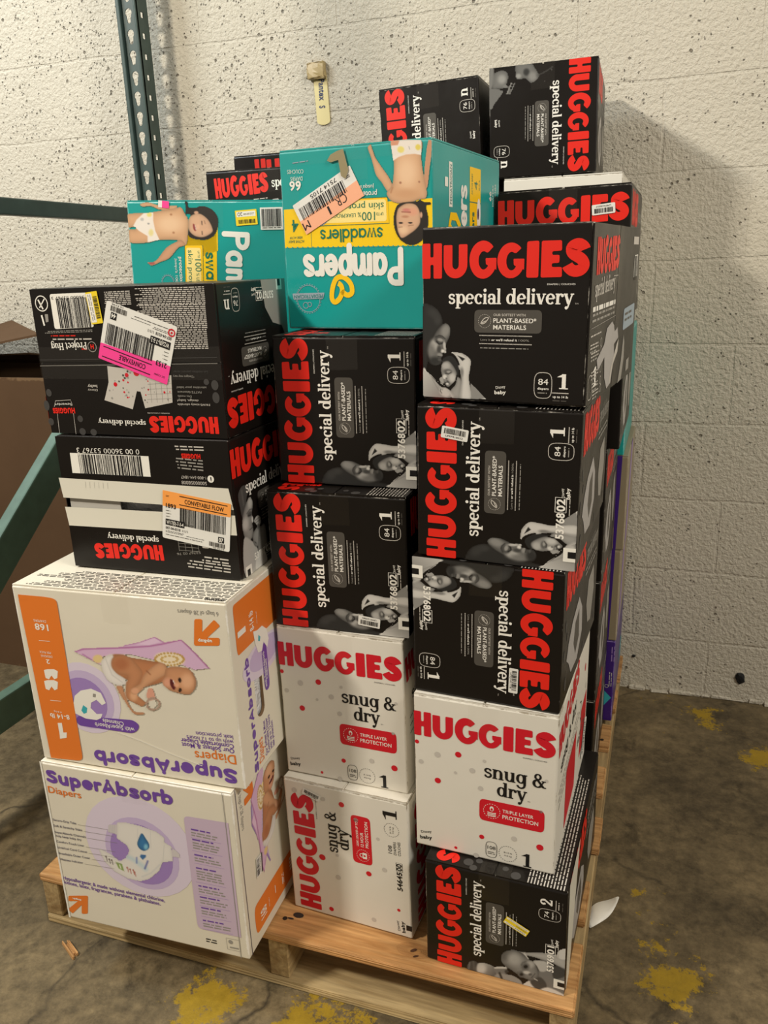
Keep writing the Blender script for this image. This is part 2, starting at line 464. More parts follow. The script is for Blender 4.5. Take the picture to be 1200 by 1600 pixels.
T_, t_ = 0.27, 0.12
def _g(adv, *pr): return (adv, pr)
GL = {
    'i': _g(.50, ('L', .22, 0, .22, 1, T_), ('S', .0, .44, 0), ('S', .0, .22, .89), ('D', .22, 1.33, .17)),
    'l': _g(.50, ('L', .22, 0, .22, 1.5, T_), ('S', .0, .44, 0), ('S', .0, .22, 1.39)),
    'r': _g(.80, ('L', .22, 0, .22, 1, T_), ('S', .0, .50, 0), ('S', .0, .22, .89), ('A', .52, .60, .26, .34, 50, 165, .2, .14), ('D', .68, .82, .15)),
    'n': _g(1.10, ('L', .22, 0, .22, 1, T_), ('S', .0, .47, 0), ('S', .0, .22, .89), ('A', .53, .62, .29, .32, 0, 165, T_, t_), ('L', .82, 0, .82, .64, T_), ('S', .58, 1.06, 0)),
    'u': _g(1.10, ('L', .22, .36, .22, 1, T_), ('S', .0, .22, .89), ('A', .5, .38, .28, .32, 180, 350, T_, t_), ('L', .82, 0, .82, 1, T_), ('S', .60, .82, .89), ('S', .82, 1.06, 0)),
    'd': _g(1.10, ('A', .44, .5, .31, .44, 0, 360, T_, t_), ('L', .82, 0, .82, 1.5, T_), ('S', .58, .82, 1.39), ('S', .82, 1.06, 0)),
    'b': _g(1.06, ('A', .62, .5, .31, .44, 0, 360, T_, t_), ('L', .24, 0, .24, 1.5, T_), ('S', .0, .24, 1.39)),
    'p': _g(1.08, ('A', .62, .5, .31, .44, 0, 360, T_, t_), ('L', .24, -.45, .24, 1, T_), ('S', .0, .24, .89), ('S', .0, .52, -.45)),
    'g': _g(1.06, ('A', .46, .53, .31, .42, 0, 360, T_, t_), ('L', .82, -.12, .82, 1, T_ * .9), ('A', .48, -.1, .34, .32, 190, 355, .2, .15), ('S', .82, 1.04, .89)),
    'e': _g(.98, ('A', .48, .5, .34, .45, 5, 318, T_, t_), ('L', .2, .53, .84, .53, .11)),
    'c': _g(.92, ('A', .48, .5, .34, .45, 48, 315, T_, t_), ('D', .70, .78, .15)),
    'o': _g(1.0, ('A', .5, .5, .35, .45, 0, 360, T_, t_)),
    'a': _g(.98, ('A', .40, .29, .27, .25, 0, 360, .22, .12), ('L', .70, 0, .70, .68, T_), ('A', .42, .68, .28, .26, 0, 150, T_, t_), ('S', .70, .96, 0), ('D', .17, .74, .13)),
    's': _g(.84, ('A', .42, .73, .26, .20, 25, 265, .2, .15), ('A', .42, .29, .28, .23, -155, 95, .2, .15), ('L', .28, .62, .58, .42, .2), ('D', .64, .80, .1), ('D', .18, .2, .1)),
    'v': _g(.98, ('L', .18, 1, .50, 0, T_), ('L', .50, 0, .84, 1, .14), ('S', .0, .40, .89), ('S', .66, 1.0, .89)),
    'y': _g(.98, ('L', .18, 1, .52, .02, T_), ('L', .86, 1, .42, -.36, .14), ('S', .0, .40, .89), ('S', .68, 1.02, .89), ('D', .30, -.32, .15)),
    't': _g(.66, ('L', .28, .2, .28, 1.3, T_), ('L', .04, .93, .58, .93, .12), ('A', .46, .22, .18, .2, 180, 330, .2, .13)),
    'j': _g(.5, ('L', .26, -.2, .26, 1, T_), ('S', .02, .26, .89), ('D', .26, 1.33, .17), ('A', .1, -.2, .16, .2, 230, 360, .2, .13)),
    '&': _g(1.24, ('A', .46, 1.06, .24, .26, 0, 360, .2, .13), ('L', .32, .9, 1.0, .02, .22), ('A', .44, .38, .34, .36, 70, 330, T_, t_), ('L', .72, .22, .98, .62, .13), ('S', .80, 1.18, .62), ('S', .92, 1.22, 0)),
    '1': _g(.86, ('L', .46, 0, .46, 1.42, .3), ('S', .12, .80, 0), ('L', .10, 1.12, .46, 1.36, .2)),
    '2': _g(.98, ('A', .44, 1.02, .30, .36, -25, 180, .28, .15), ('D', .2, .95, .15), ('L', .70, .86, .16, .10, .22), ('L', .08, .1, .88, .1, .2), ('L', .82, .1, .82, .34, .1)),
    'P': _g(1.15, ('L', .28, 0, .28, 1.42, .27), ('S', .04, .54, 0), ('S', .04, .3, 1.31), ('A', .56, 1.0, .36, .36, -90, 90, .26, .13), ('L', .28, 1.36, .58, 1.36, .12), ('L', .28, .66, .58, .66, .12)),
    'H': _g(1.4, ('L', .28, 0, .28, 1.42, .27), ('L', 1.08, 0, 1.08, 1.42, .27), ('L', .28, .72, 1.08, .72, .12), ('S', .04, .54, 0), ('S', .04, .54, 1.31), ('S', .82, 1.32, 0), ('S', .82, 1.32, 1.31)),
    ' ': (.5, ()), '.': _g(.34, ('D', .16, .12, .15)),
}
def serif(mb, F, st, a, t, xh, mat, l=2, fit=None, align='l'):
    """slab-serif words; xh = x-height as a share of F.h, baseline at t"""
    adv = sum(GL[c][0] for c in st); l0 = l
    k = xh * F.h
    kx = k if fit is None else fit * F.w / adv
    x = a * F.w - (adv * kx if align == 'r' else adv * kx / 2 if align == 'c' else 0)
    y0 = t * F.h
    def q(px, py): return np.array((x + px * kx, y0 - py * k))
    def raw(pts):
        mb.poly(F, [(p_[0] / F.w, p_[1] / F.h) for p_ in pts], mat, l)
    for ch in st:
        w, pr = GL[ch]
        for ne, e in enumerate(pr):
            l = l0 + 0.16 * ne
            if e[0] == 'L':
                _, xa, ya, xb, yb, wd = e
                d = np.array((xb - xa, yb - ya)); d /= np.linalg.norm(d); n = np.array((-d[1], d[0])) * wd / 2
                if abs(d[1]) > 0.15 and abs(d[0]) > 0.05: n = np.array((wd / 2 / abs(d[1]), 0.0))
                raw([q(xa + n[0], ya + n[1]), q(xb + n[0], yb + n[1]), q(xb - n[0], yb - n[1]), q(xa - n[0], ya - n[1])])
            elif e[0] == 'S':
                raw([q(e[1], e[3]), q(e[2], e[3]), q(e[2], e[3] + .11), q(e[1], e[3] + .11)])
            elif e[0] == 'D':
                raw([q(e[1] + e[3] * math.cos(A), e[2] + e[3] * math.sin(A)) for A in np.linspace(0, 2 * math.pi, 13)[:-1]])
            elif e[0] == 'A':
                _, cx, cy, rx, ry, A0, A1, wv, wh = e
                n = max(6, int(abs(A1 - A0) / 18))
                inn = []; ou = []
                for A in np.radians(np.linspace(A0, A1, n + 1)):
                    tw = wh + (wv - wh) * abs(math.cos(A)) ** 1.3
                    ou.append(q(cx + (rx + tw / 2) * math.cos(A), cy + (ry + tw / 2) * math.sin(A)))
                    inn.append(q(cx + (rx - tw / 2) * math.cos(A), cy + (ry - tw / 2) * math.sin(A)))
                P = [F.p(p_[0] / F.w, p_[1] / F.h, l) for p_ in ou + inn]; m_ = n + 1
                fs = []
                for i in range(n):
                    f = (i, i + 1, m_ + i + 1, m_ + i)
                    nr = (P[f[1]] - P[f[0]]).cross(P[f[2]] - P[f[0]])
                    fs.append(f if nr.dot(F.N) > 0 else f[::-1])
                mb.tri(P, fs, mat)
        x += w * kx

def _arc(cx, cy, rx, ry, a0, a1, n=12): return [(cx + rx * math.cos(A), cy + ry * math.sin(A)) for A in np.radians(np.linspace(a0, a1, n))]
def round_glyph(ch, T):
    h = T / 2; q = .5 - h
    O = _arc(.5, .5, .5 - h, q, 0, 360, 24)
    S1 = [(.70, .78), (.58, 1 - h), (.40, 1 - h), (.22, .80), (.26, .62), (.46, .52), (.66, .42), (.72, .24), (.56, h), (.38, h), (.16, .24)]
    sm = lambda P: [tuple(z) for z in Pic_smooth_open(P)]
    G = {
        'o': (1.04, [O]), 'a': (1.08, [O, [(1 - h, 1 - h), (1 - h, h)]]), 'd': (1.08, [O, [(1 - h, 1.42 - h), (1 - h, h)]]),
        'b': (1.04, [O, [(h, 1.42 - h), (h, h)]]), 'p': (1.04, [O, [(h, 1 - h), (h, -.42 + h)]]),
        'u': (.98, [[(h, 1 - h), (h, .46)] + _arc(.46, .46, .46 - h, .46 - h, 180, 360, 10) + [(.92 - h, 1 - h)], [(.92 - h, 1 - h), (.92 - h, h)]]),
        'm': (1.46, [[(h, h), (h, 1 - h)], [(h, .58)] + _arc(.40, .58, .40 - h, .42 - h, 180, 0, 9) + [(.80 - h, h)], [(.80 - h, .58)] + _arc(1.08 - h / 2, .58, .28 + h / 2 - h / 2, .42 - h, 180, 0, 9) + [(1.36 - h / 2, h)]]),
        'r': (.66, [[(h, h), (h, 1 - h)], [(h, .5)] + _arc(.48, .52, .48 - h, .48 - h, 180, 75, 7)]),
        'e': (1.02, [[(.12 + h / 2, .5), (1 - h, .5)], _arc(.5, .5, .5 - h, q, 0, 312, 20)]),
        's': (.86, [sm(S1)]), 'S': (1.10, [sm([(x * 1.25, y * 1.40) for x, y in S1])]),
        'P': (1.10, [[(h, -.05), (h, 1.42 - h)], [(h, 1.42 - h), (.52, 1.42 - h)] + _arc(.55, 1.0, .48 - h / 2, .42 - h, 90, -90, 9) + [(h, .58 + h)]]),
        'A': (1.20, [[(h, h), (.58, 1.42 - h), (1.16 - h, h)], [(.30, .46), (.86, .46)]]),
        'w': (1.30, [[(h, 1 - h), (.36, h), (.63, 1 - h), (.90, h), (1.26 - h, 1 - h)]]), 'l': (T + .08, [[(h, 1.42 - h), (h, h)]])}
    return G[ch]
def Pic_smooth_open(P, n=4):
    P = [np.array(p, float) for p in P]; o = []
    for i in range(len(P) - 1):
        p0, p1, p2, p3 = P[max(i - 1, 0)], P[i], P[i + 1], P[min(i + 2, len(P) - 1)]
        for k in range(n):
            u = k / n; o.append(0.5 * ((2 * p1) + (-p0 + p2) * u + (2 * p0 - 5 * p1 + 4 * p2 - p3) * u * u + (-p0 + 3 * p1 - 3 * p2 + p3) * u ** 3))
    return o + [P[-1]]
def rounded(mb, F, st, xh, mat, T=.3, l=2):
    """heavy round-ended words filling the whole width of F, baseline on its top edge; xh in metres"""
    gs = [round_glyph(c, T) for c in st]; gap = .07
    adv = sum(g[0] + gap for g in gs) - gap
    kx = F.w / adv; x = 0.0
    k = 0
    for w, strokes in gs:
        for s_ in strokes:
            k += 1; lk = l + 0.30 * (k % 3)
            pts = [(x + px * kx, -py * xh) for px, py in s_]
            wd = T * (xh * .6 + kx * .4)
            mb.stroke(F, pts, wd, mat, lk)
            ends = [pts[0], pts[-1]] + ([p for p in pts[1:-1]] if len(pts) < 7 else [])
            for n_, e in enumerate(ends): mb.disc(F, e[0] / F.w, e[1] / F.h, wd / 2, mat, lk + .08 * (n_ + 1), n=14)
        x += (w + gap) * kx
# ------------------------------------------------------------ printed photographs
class Pic:
    """small raster painted from soft shapes; coordinates run over x0..x1, y0..y1"""
    def __init__(s, x0, x1, y0, y1, w, h, bg):
        s.X, s.Y = np.meshgrid(np.linspace(x0, x1, w), np.linspace(y0, y1, h))
        s.c = np.ones((h, w, 3)) * np.array(bg, float); s.a = np.zeros((h, w))
    def put(s, m, col, al=1.0):
        col = np.array(col if hasattr(col, '__len__') else (col, col * 0.985, col * 0.95), float)
        m = m * al
        s.c = s.c * (1 - m[..., None]) + col * m[..., None]
        s.a = np.maximum(s.a, m)
        return s
    def blob(s, cx, cy, rx, ry, col, soft=0.5, deg=0, al=1.0):
        r = math.radians(deg); dx, dy = s.X - cx, s.Y - cy
        u = (dx * math.cos(r) + dy * math.sin(r)) / rx; v = (-dx * math.sin(r) + dy * math.cos(r)) / ry
        d = np.sqrt(u * u + v * v)
        t = np.clip((1 + soft / 2 - d) / soft, 0, 1)
        return s.put(t * t * (3 - 2 * t), col, al)
    @staticmethod
    def smooth(pts, n=4):
        pts = [np.array(p, float) for p in pts]; N = len(pts); o = []
        for i in range(N):
            p0, p1, p2, p3 = pts[i - 1], pts[i], pts[(i + 1) % N], pts[(i + 2) % N]
            for k in range(n):
                u = k / n
                o.append(0.5 * ((2 * p1) + (-p0 + p2) * u + (2 * p0 - 5 * p1 + 4 * p2 - p3) * u * u + (-p0 + 3 * p1 - 3 * p2 + p3) * u ** 3))
        return o
    def segd(s, pts, closed):
        d = np.full(s.X.shape, 1e9); n = len(pts)
        for i in range(n if closed else n - 1):
            a = pts[i]; b = pts[(i + 1) % n]
            e = b - a; L = max(e @ e, 1e-9)
            t = np.clip(((s.X - a[0]) * e[0] + (s.Y - a[1]) * e[1]) / L, 0, 1)
            d = np.minimum(d, np.hypot(s.X - a[0] - t * e[0], s.Y - a[1] - t * e[1]))
        return d
    def shape(s, pts, col, soft=6, al=1.0, rim=None, curve=True, grad=None):
        q = s.smooth(pts) if curve else [np.array(p, float) for p in pts]
        ins = np.zeros(s.X.shape, bool); n = len(q)
        for i in range(n):
            a, b = q[i], q[(i + 1) % n]
            if a[1] == b[1]: continue
            c = ((a[1] > s.Y) != (b[1] > s.Y)) & (s.X < (b[0] - a[0]) * (s.Y - a[1]) / (b[1] - a[1]) + a[0])
            ins ^= c
        d = s.segd(q, True) * np.where(ins, 1, -1)
        t = np.clip((d + soft) / (2 * soft), 0, 1); m = t * t * (3 - 2 * t)
        col = np.array(col if hasattr(col, '__len__') else (col, col * 0.985, col * 0.95), float)
        C = np.ones(s.X.shape + (3,)) * col
        if rim:                               # (tone at the outline, width)
            k = np.exp(-np.maximum(d, 0) / rim[1])[..., None]
            C = C * (1 - k) + C * rim[0] * k
        if grad:                              # (x,y) -> (x,y), factor at the far end
            (xa, ya), (xb, yb), fa, fb = grad
            e = np.array((xb - xa, yb - ya)); u = np.clip(((s.X - xa) * e[0] + (s.Y - ya) * e[1]) / (e @ e), 0, 1)
            C = C * (fa + (fb - fa) * u)[..., None]
        m = m * al
        s.c = s.c * (1 - m[..., None]) + C * m[..., None]
        s.a = np.maximum(s.a, m)
        return s
    def line(s, pts, wd, col, soft=3, al=1.0):
        d = s.segd([np.array(p, float) for p in pts], False)
        return s.put(np.clip((wd / 2 + soft - d) / (2 * soft), 0, 1), col, al)
    def out(s, full=False):
        return np.clip(s.c, 0, 255), (np.ones_like(s.a) if full else s.a)

BLK = (24, 20, 17)
def pic_mother():
    P = Pic(55, 1015, 60, 1392, 104, 144, BLK)
    P.shape([(60, 120), (160, 80), (280, 150), (345, 280), (330, 370), (250, 470), (190, 600), (140, 760), (110, 960), (58, 990)], 44, 40)
    P.blob(220, 200, 90, 60, 56, 1.4, 30); P.blob(280, 290, 50, 60, 58, 1.4)
    P.shape([(335, 360), (400, 330), (452, 365), (470, 430), (462, 510), (425, 590), (405, 640), (413, 740), (395, 756), (350, 758), (348, 805), (332, 830), (336, 870), (280, 925), (190, 900), (140, 800), (160, 650), (205, 540), (262, 440)], 108, 12, rim=(0.55, 26))
    P.blob(395, 440, 60, 90, 138, 1.2, 20); P.blob(225, 640, 62, 78, 168, 1.2); P.blob(180, 720, 50, 90, 120, 1.4)
    P.blob(300, 560, 66, 56, 76, 0.9); P.blob(318, 566, 44, 24, 152, 0.8, 10)
    P.line([(250, 525), (300, 504), (345, 512), (390, 548)], 14, 52, 8); P.line([(262, 590), (300, 626), (345, 615), (372, 590)], 16, 28, 7)
    P.blob(382, 650, 22, 70, 186, 1.0, -8); P.blob(352, 722, 32, 24, 216, 0.9); P.blob(392, 735, 16, 18, 190, 0.9)
    P.blob(300, 700, 30, 50, 70, 1.2); P.blob(315, 780, 44, 28, 140, 0.9, 12); P.line([(285, 800), (345, 808)], 12, 40, 6)
    P.blob(240, 870, 90, 60, 48, 1.2); P.blob(310, 850, 30, 14, 82, 0.9)
    P.shape([(58, 985), (130, 1040), (220, 1130), (340, 1240), (440, 1330), (470, 1392), (58, 1392)], 176, 8, grad=((60, 1100), (440, 1390), 1.06, 0.72))
    P.line([(70, 995), (160, 1060), (260, 1150), (385, 1225)], 10, 224, 5); P.line([(190, 1120), (300, 1300)], 8, 120, 8, 0.6)
    P.shape([(345, 880), (400, 800), (500, 790), (575, 870), (600, 960), (585, 1090), (540, 1000)], 40, 12)
    P.shape([(385, 872), (445, 862), (505, 918), (556, 1000), (566, 1060), (525, 1160), (450, 1236), (400, 1215), (365, 1150), (345, 1090), (325, 1000), (338, 925)], 150, 9, rim=(0.6, 22))
    P.blob(400, 930, 60, 50, 176, 1.2); P.blob(500, 1100, 50, 66, 194, 1.2); P.blob(385, 1092, 32, 34, 208, 0.8); P.blob(410, 1112, 14, 10, 90, 0.8)
    P.blob(430, 1012, 62, 34, 92, 1.0); P.blob(446, 1016, 34, 16, 158, 0.8); P.line([(395, 1042), (440, 1050), (482, 1020)], 10, 36, 5)
    P.blob(412, 1168, 48, 30, 72, 0.9, 20); P.blob(425, 1190, 22, 16, 206, 0.8); P.blob(395, 1150, 24, 10, 150, 0.8)
    P.shape([(300, 1120), (345, 1090), (375, 1160), (360, 1200), (320, 1170)], 160, 10)
    P.shape([(575, 1080), (640, 1150), (640, 1300), (610, 1392), (500, 1392), (470, 1290), (545, 1190)], 158, 10, rim=(0.7, 20))
    P.shape([(770, 1158), (870, 1245), (1008, 1388), (770, 1392)], 140, 8, curve=False); P.shape([(930, 1385), (990, 1365), (1012, 1392)], 220, 4, curve=False)
    P.shape([(478, 742), (510, 730), (640, 742), (768, 826), (766, 960), (748, 1080), (764, 1200), (776, 1392), (612, 1392), (618, 1250), (636, 1150), (626, 1040), (586, 930), (600, 900), (562, 820), (518, 770)], 206, 6, rim=(0.72, 16))
    P.shape([(572, 776), (690, 822), (648, 856)], 36, 5, curve=False); P.line([(636, 1060), (628, 1200), (622, 1390)], 34, 140, 22, 0.7); P.blob(640, 1010, 26, 60, 130, 1.3)
    P.line([(640, 745), (700, 800)], 8, 165, 8); P.line([(505, 735), (480, 748)], 8, 240, 4)
    P.blob(390, 1312, 86, 66, 190, 0.6, 25); P.line([(330, 1270), (318, 1300), (340, 1330)], 10, 70, 6); P.line([(360, 1262), (350, 1285)], 6, 110, 5); P.line([(440, 1290), (500, 1370)], 40, 180, 18)
    return P.out()

def pic_infant():                              # baby looking out, laid on its side
    P = Pic(0, 1110, 60, 640, 128, 68, BLK)
    P.shape([(0, 260), (40, 210), (100, 215), (130, 260), (120, 370), (0, 340)], 70, 14)
    P.line([(30, 230), (20, 300)], 14, 120, 10); P.line([(70, 220), (80, 300)], 12, 100, 10)
    P.shape([(120, 245), (180, 232), (270, 260), (310, 300), (300, 420), (160, 390), (115, 330)], 150, 10, grad=((130, 250), (300, 400), 1.25, 0.6))
    P.blob(160, 300, 50, 50, 200, 1.2)
    P.shape([(300, 285), (430, 285), (440, 340), (380, 400), (330, 380)], 120, 10); P.shape([(330, 360), (500, 375), (600, 440), (590, 490), (330, 420)], 150, 12)
    P.line([(310, 290), (430, 292)], 20, 216, 8); P.blob(440, 335, 24, 20, 60, 0.9); P.line([(360, 350), (385, 410)], 20, 40, 8)
    P.shape([(470, 85), (620, 120), (740, 125), (900, 140), (1090, 200), (1090, 330), (960, 260), (860, 225), (720, 180), (600, 150)], 176, 8, rim=(0.7, 14))
    P.shape([(730, 215), (860, 225), (940, 260), (1000, 330), (1090, 330), (1100, 640), (760, 560), (700, 450), (800, 320)], 120, 10)
    P.shape([(735, 225), (870, 235), (880, 330), (810, 340), (770, 280)], 186, 8); P.shape([(960, 280), (1090, 330), (1090, 400), (960, 420)], 66, 10)
    P.shape([(610, 490), (700, 440), (790, 540), (700, 520)], 206, 8); P.shape([(700, 450), (800, 400), (880, 480), (860, 560), (780, 545)], 70, 10)
    P.shape([(790, 560), (900, 520), (1070, 600), (1080, 640), (880, 610)], 214, 8)
    P.shape([(1000, 120), (1095, 90), (1095, 210), (1000, 190)], 205, 6)
    P.shape([(372, 180), (400, 130), (470, 98), (560, 110), (640, 165), (720, 230), (770, 290), (796, 360), (780, 410), (710, 440), (620, 410), (540, 360), (440, 290), (385, 240)], 138, 8, rim=(0.62, 26))
    P.blob(440, 160, 60, 50, 92, 1.3, -20); P.blob(520, 200, 80, 60, 168, 1.3, 30); P.blob(700, 260, 50, 40, 172, 1.2)
    P.blob(645, 285, 44, 40, 96, 1.0); P.blob(648, 285, 22, 18, 30, 0.6); P.blob(600, 370, 38, 36, 96, 1.0); P.blob(602, 370, 19, 16, 34, 0.6)
    P.line([(598, 265), (612, 240), (650, 228)], 10, 86, 8); P.line([(562, 375), (560, 345)], 10, 92, 8)
    P.blob(660, 350, 40, 18, 196, 0.9, 10); P.blob(700, 372, 20, 14, 90, 0.9); P.line([(712, 408), (735, 385), (752, 365)], 9, 66, 5)
    P.line([(560, 110), (640, 165)], 8, 70, 5, 0.6); P.line([(630, 140), (675, 195)], 14, 206, 6); P.line([(745, 420), (780, 440)], 7, 235, 4)
    return P.out()

def pic_woman():                               # woman in profile above a newborn
    P = Pic(0, 460, 520, 1600, 70, 140, BLK)
    P.shape([(60, 620), (120, 545), (200, 560), (245, 610), (190, 690), (150, 820), (95, 900), (70, 760)], 74, 12)
    P.line([(120, 590), (130, 760)], 16, 100, 12); P.line([(190, 590), (245, 610)], 14, 120, 10)
    P.shape([(190, 730), (235, 710), (265, 770), (262, 850), (240, 920), (258, 1005), (235, 1030), (240, 1075), (235, 1150), (195, 1205), (120, 1170), (85, 1080), (85, 930), (130, 820)], 150, 8, rim=(0.65, 22))
    P.blob(225, 780, 34, 60, 182, 1.2); P.blob(130, 990, 44, 70, 186, 1.2); P.blob(205, 905, 34, 30, 82, 0.9); P.line([(165, 880), (210, 855), (250, 865)], 10, 70, 7); P.line([(180, 915), (225, 925)], 9, 46, 5)
    P.blob(240, 985, 14, 40, 205, 1.0); P.line([(185, 1085), (235, 1075)], 9, 60, 5)
    P.shape([(80, 1150), (190, 1210), (270, 1330), (300, 1460), (330, 1590), (60, 1590)], 178, 12)
    P.shape([(215, 1190), (250, 1130), (320, 1100), (370, 1140), (360, 1240), (300, 1340), (235, 1300)], 150, 9, rim=(0.6, 20))
    P.shape([(330, 1160), (420, 1120), (440, 1250), (440, 1400), (370, 1440), (290, 1400), (290, 1330)], 150, 9, rim=(0.7, 20))
    P.shape([(260, 1010), (310, 975), (360, 1000), (370, 1080), (330, 1110), (280, 1060)], 176, 8); P.line([(275, 1020), (350, 1010)], 7, 90, 5); P.line([(280, 1050), (360, 1045)], 7, 90, 5)
    P.blob(320, 1110, 22, 34, 100, 0.8); P.line([(245, 1260), (265, 1290)], 8, 60, 5)
    P.shape([(260, 1430), (340, 1400), (400, 1470), (410, 1600), (230, 1600)], 212, 8)
    return P.out()

def pic_cuddle():                              # dim photo of a face bent over a baby
    P = Pic(60, 1100, 200, 1010, 70, 56, BLK)
    P.shape([(500, 230), (720, 205), (800, 300), (860, 430), (800, 530), (720, 550), (640, 480), (590, 495), (510, 490), (490, 400)], 112, 14, rim=(0.7, 26))
    P.blob(660, 370, 46, 60, 50, 0.9); P.blob(540, 440, 40, 40, 150, 1.1); P.blob(760, 440, 60, 70, 136, 1.2)
    P.line([(840, 420), (960, 350), (1060, 270)], 40, 70, 30, 0.7); P.line([(940, 520), (1050, 320)], 14, 120, 10)
    P.shape([(160, 420), (260, 350), (360, 370), (390, 480), (340, 640), (230, 660), (150, 640)], 116, 14, rim=(0.7, 26)); P.blob(290, 500, 60, 70, 150, 1.2)
    P.blob(350, 620, 40, 34, 120, 0.8); P.line([(440, 560), (380, 740)], 34, 140, 14); P.line([(490, 560), (420, 740)], 30, 120, 12)
    P.shape([(100, 680), (320, 690), (260, 830), (200, 920), (170, 1000), (90, 960)], 110, 10); P.shape([(90, 300), (160, 330), (150, 640), (90, 640)], 120, 20)
    return P.out()

SK, SKD, SKL = (214, 168, 128), (176, 124, 88), (232, 194, 156)
def pic_toddler():                             # upside-down toddler, as seen on the upright carton face
    P = Pic(90, 994, 75, 1500, 112, 170, (20, 158, 152))
    P.shape([(120, 190), (165, 145), (185, 200), (200, 240), (235, 330), (330, 470), (420, 600), (460, 720), (430, 790), (370, 760), (300, 650), (230, 560), (190, 420), (165, 330)], SK, 6, rim=(0.78, 18))
    P.shape([(945, 75), (994, 75), (990, 260), (960, 480), (930, 700), (880, 760), (880, 560), (900, 340)], (196, 146, 112), 6)
    P.shape([(430, 80), (560, 75), (850, 75), (850, 300), (880, 560), (920, 760), (900, 860), (800, 880), (660, 930), (500, 925), (410, 880), (370, 790), (440, 700), (465, 560), (470, 380)], SK, 6, rim=(0.8, 26))
    P.blob(650, 520, 130, 200, SKL, 1.4); P.blob(560, 655, 16, 16, (166, 116, 90), 0.9); P.blob(815, 640, 14, 14, (166, 116, 90), 0.9); P.blob(640, 800, 160, 60, (206, 158, 118), 1.4)
    P.line([(455, 720), (430, 790)], 14, SKD, 8)
    P.shape([(430, 75), (850, 75), (850, 280), (760, 265), (640, 275), (540, 310), (462, 365), (440, 200)], (236, 226, 214), 6, curve=False)
    P.shape([(430, 75), (560, 75), (530, 150), (440, 160)], (214, 150, 118), 5, curve=False); P.blob(570, 210, 46, 44, (232, 216, 120), 0.6); P.blob(805, 175, 36, 40, (226, 206, 96), 0.6)
    P.line([(680, 165), (690, 205)], 8, (150, 150, 150), 3); P.line([(545, 90), (830, 70)], 8, (200, 196, 186), 6)
    P.shape([(545, 930), (480, 1020), (462, 1150), (480, 1290), (540, 1400), (640, 1470), (760, 1470), (860, 1400), (920, 1270), (930, 1100), (905, 960), (965, 945), (960, 905), (880, 905), (830, 880), (760, 900)], (42, 36, 30), 6)
    P.shape([(540, 985), (640, 930), (760, 945), (815, 1040), (820, 1180), (770, 1260), (680, 1330), (570, 1385), (520, 1290), (500, 1150), (510, 1050)], (216, 172, 138), 6, rim=(0.82, 20))
    P.blob(590, 1280, 60, 50, SKL, 1.3); P.blob(720, 1040, 70, 50, (222, 160, 130), 1.3)
    P.line([(575, 1042), (690, 1045)], 12, (140, 70, 62), 6); P.blob(635, 1015, 50, 20, (206, 130, 118), 1.0); P.blob(620, 1105, 46, 16, (190, 136, 104), 1.0)
    P.blob(560, 1188, 30, 11, (44, 34, 30), 0.6); P.blob(688, 1186, 30, 11, (44, 34, 30), 0.6); P.line([(530, 1245), (580, 1240)], 8, (150, 112, 84), 5); P.line([(660, 1225), (730, 1215)], 8, (150, 112, 84), 5)
    P.blob(836, 1080, 16, 40, (206, 160, 130), 0.6)
    return P.out()

def pic_toddler2():                            # same child lying on its side
    P = Pic(50, 1140, 100, 880, 136, 100, (20, 158, 152))
    P.shape([(205, 150), (240, 130), (320, 125), (450, 160), (580, 160), (650, 165), (600, 215), (440, 215), (340, 175), (240, 180)], SK, 6, rim=(0.8, 14))
    P.shape([(52, 275), (150, 250), (300, 245), (440, 222), (600, 200), (690, 180), (740, 260), (780, 340), (770, 560), (740, 630), (640, 570), (430, 570), (300, 600), (80, 595), (76, 450), (150, 440), (150, 415), (70, 415)], SK, 6, rim=(0.8, 24))
    P.blob(560, 380, 150, 100, SKL, 1.4); P.blob(575, 268, 14, 12, SKD, 0.9); P.blob(604, 480, 14, 12, SKD, 0.9)
    P.shape([(255, 252), (365, 245), (365, 340), (390, 460), (440, 565), (300, 592), (300, 520), (200, 460), (132, 400), (170, 330)], (236, 226, 214), 5, curve=False)
    P.blob(320, 270, 30, 26, (228, 214, 130), 0.7); P.blob(340, 480, 28, 40, (228, 214, 150), 0.8); P.blob(235, 325, 20, 18, (170, 170, 170), 0.9, al=.7); P.blob(310, 375, 14, 10, (130, 130, 130), 0.8, al=.7)
    P.shape([(740, 630), (660, 660), (560, 780), (440, 830), (380, 860), (330, 862), (290, 820), (360, 820), (420, 775), (520, 650), (640, 580), (700, 570)], (206, 156, 120), 6, rim=(0.8, 16)); P.blob(350, 838, 36, 16, (170, 90, 84), 0.8)
    P.shape([(735, 115), (770, 120), (780, 180), (860, 185), (920, 165), (1030, 190), (1110, 270), (1130, 380), (1090, 500), (1000, 560), (880, 560), (790, 530), (775, 470), (800, 280), (740, 260), (745, 200)], (44, 38, 34), 6)
    P.shape([(790, 300), (860, 260), (930, 265), (1010, 330), (1060, 430), (1050, 480), (960, 530), (860, 520), (790, 460), (780, 380)], (218, 174, 140), 6, rim=(0.82, 18))
    P.blob(870, 245, 26, 18, (206, 160, 130), 0.6); P.shape([(830, 380), (850, 385), (870, 440), (855, 462), (835, 430)], (150, 70, 66), 5); P.line([(858, 400), (866, 440)], 6, (236, 226, 220), 3)
    P.line([(935, 345), (938, 385)], 10, (60, 44, 38), 4); P.line([(938, 465), (940, 500)], 10, (60, 44, 38), 4); P.blob(890, 410, 20, 30, (228, 180, 148), 0.9); P.line([(965, 340), (975, 375)], 7, (140, 104, 80), 4)
    return P.out()

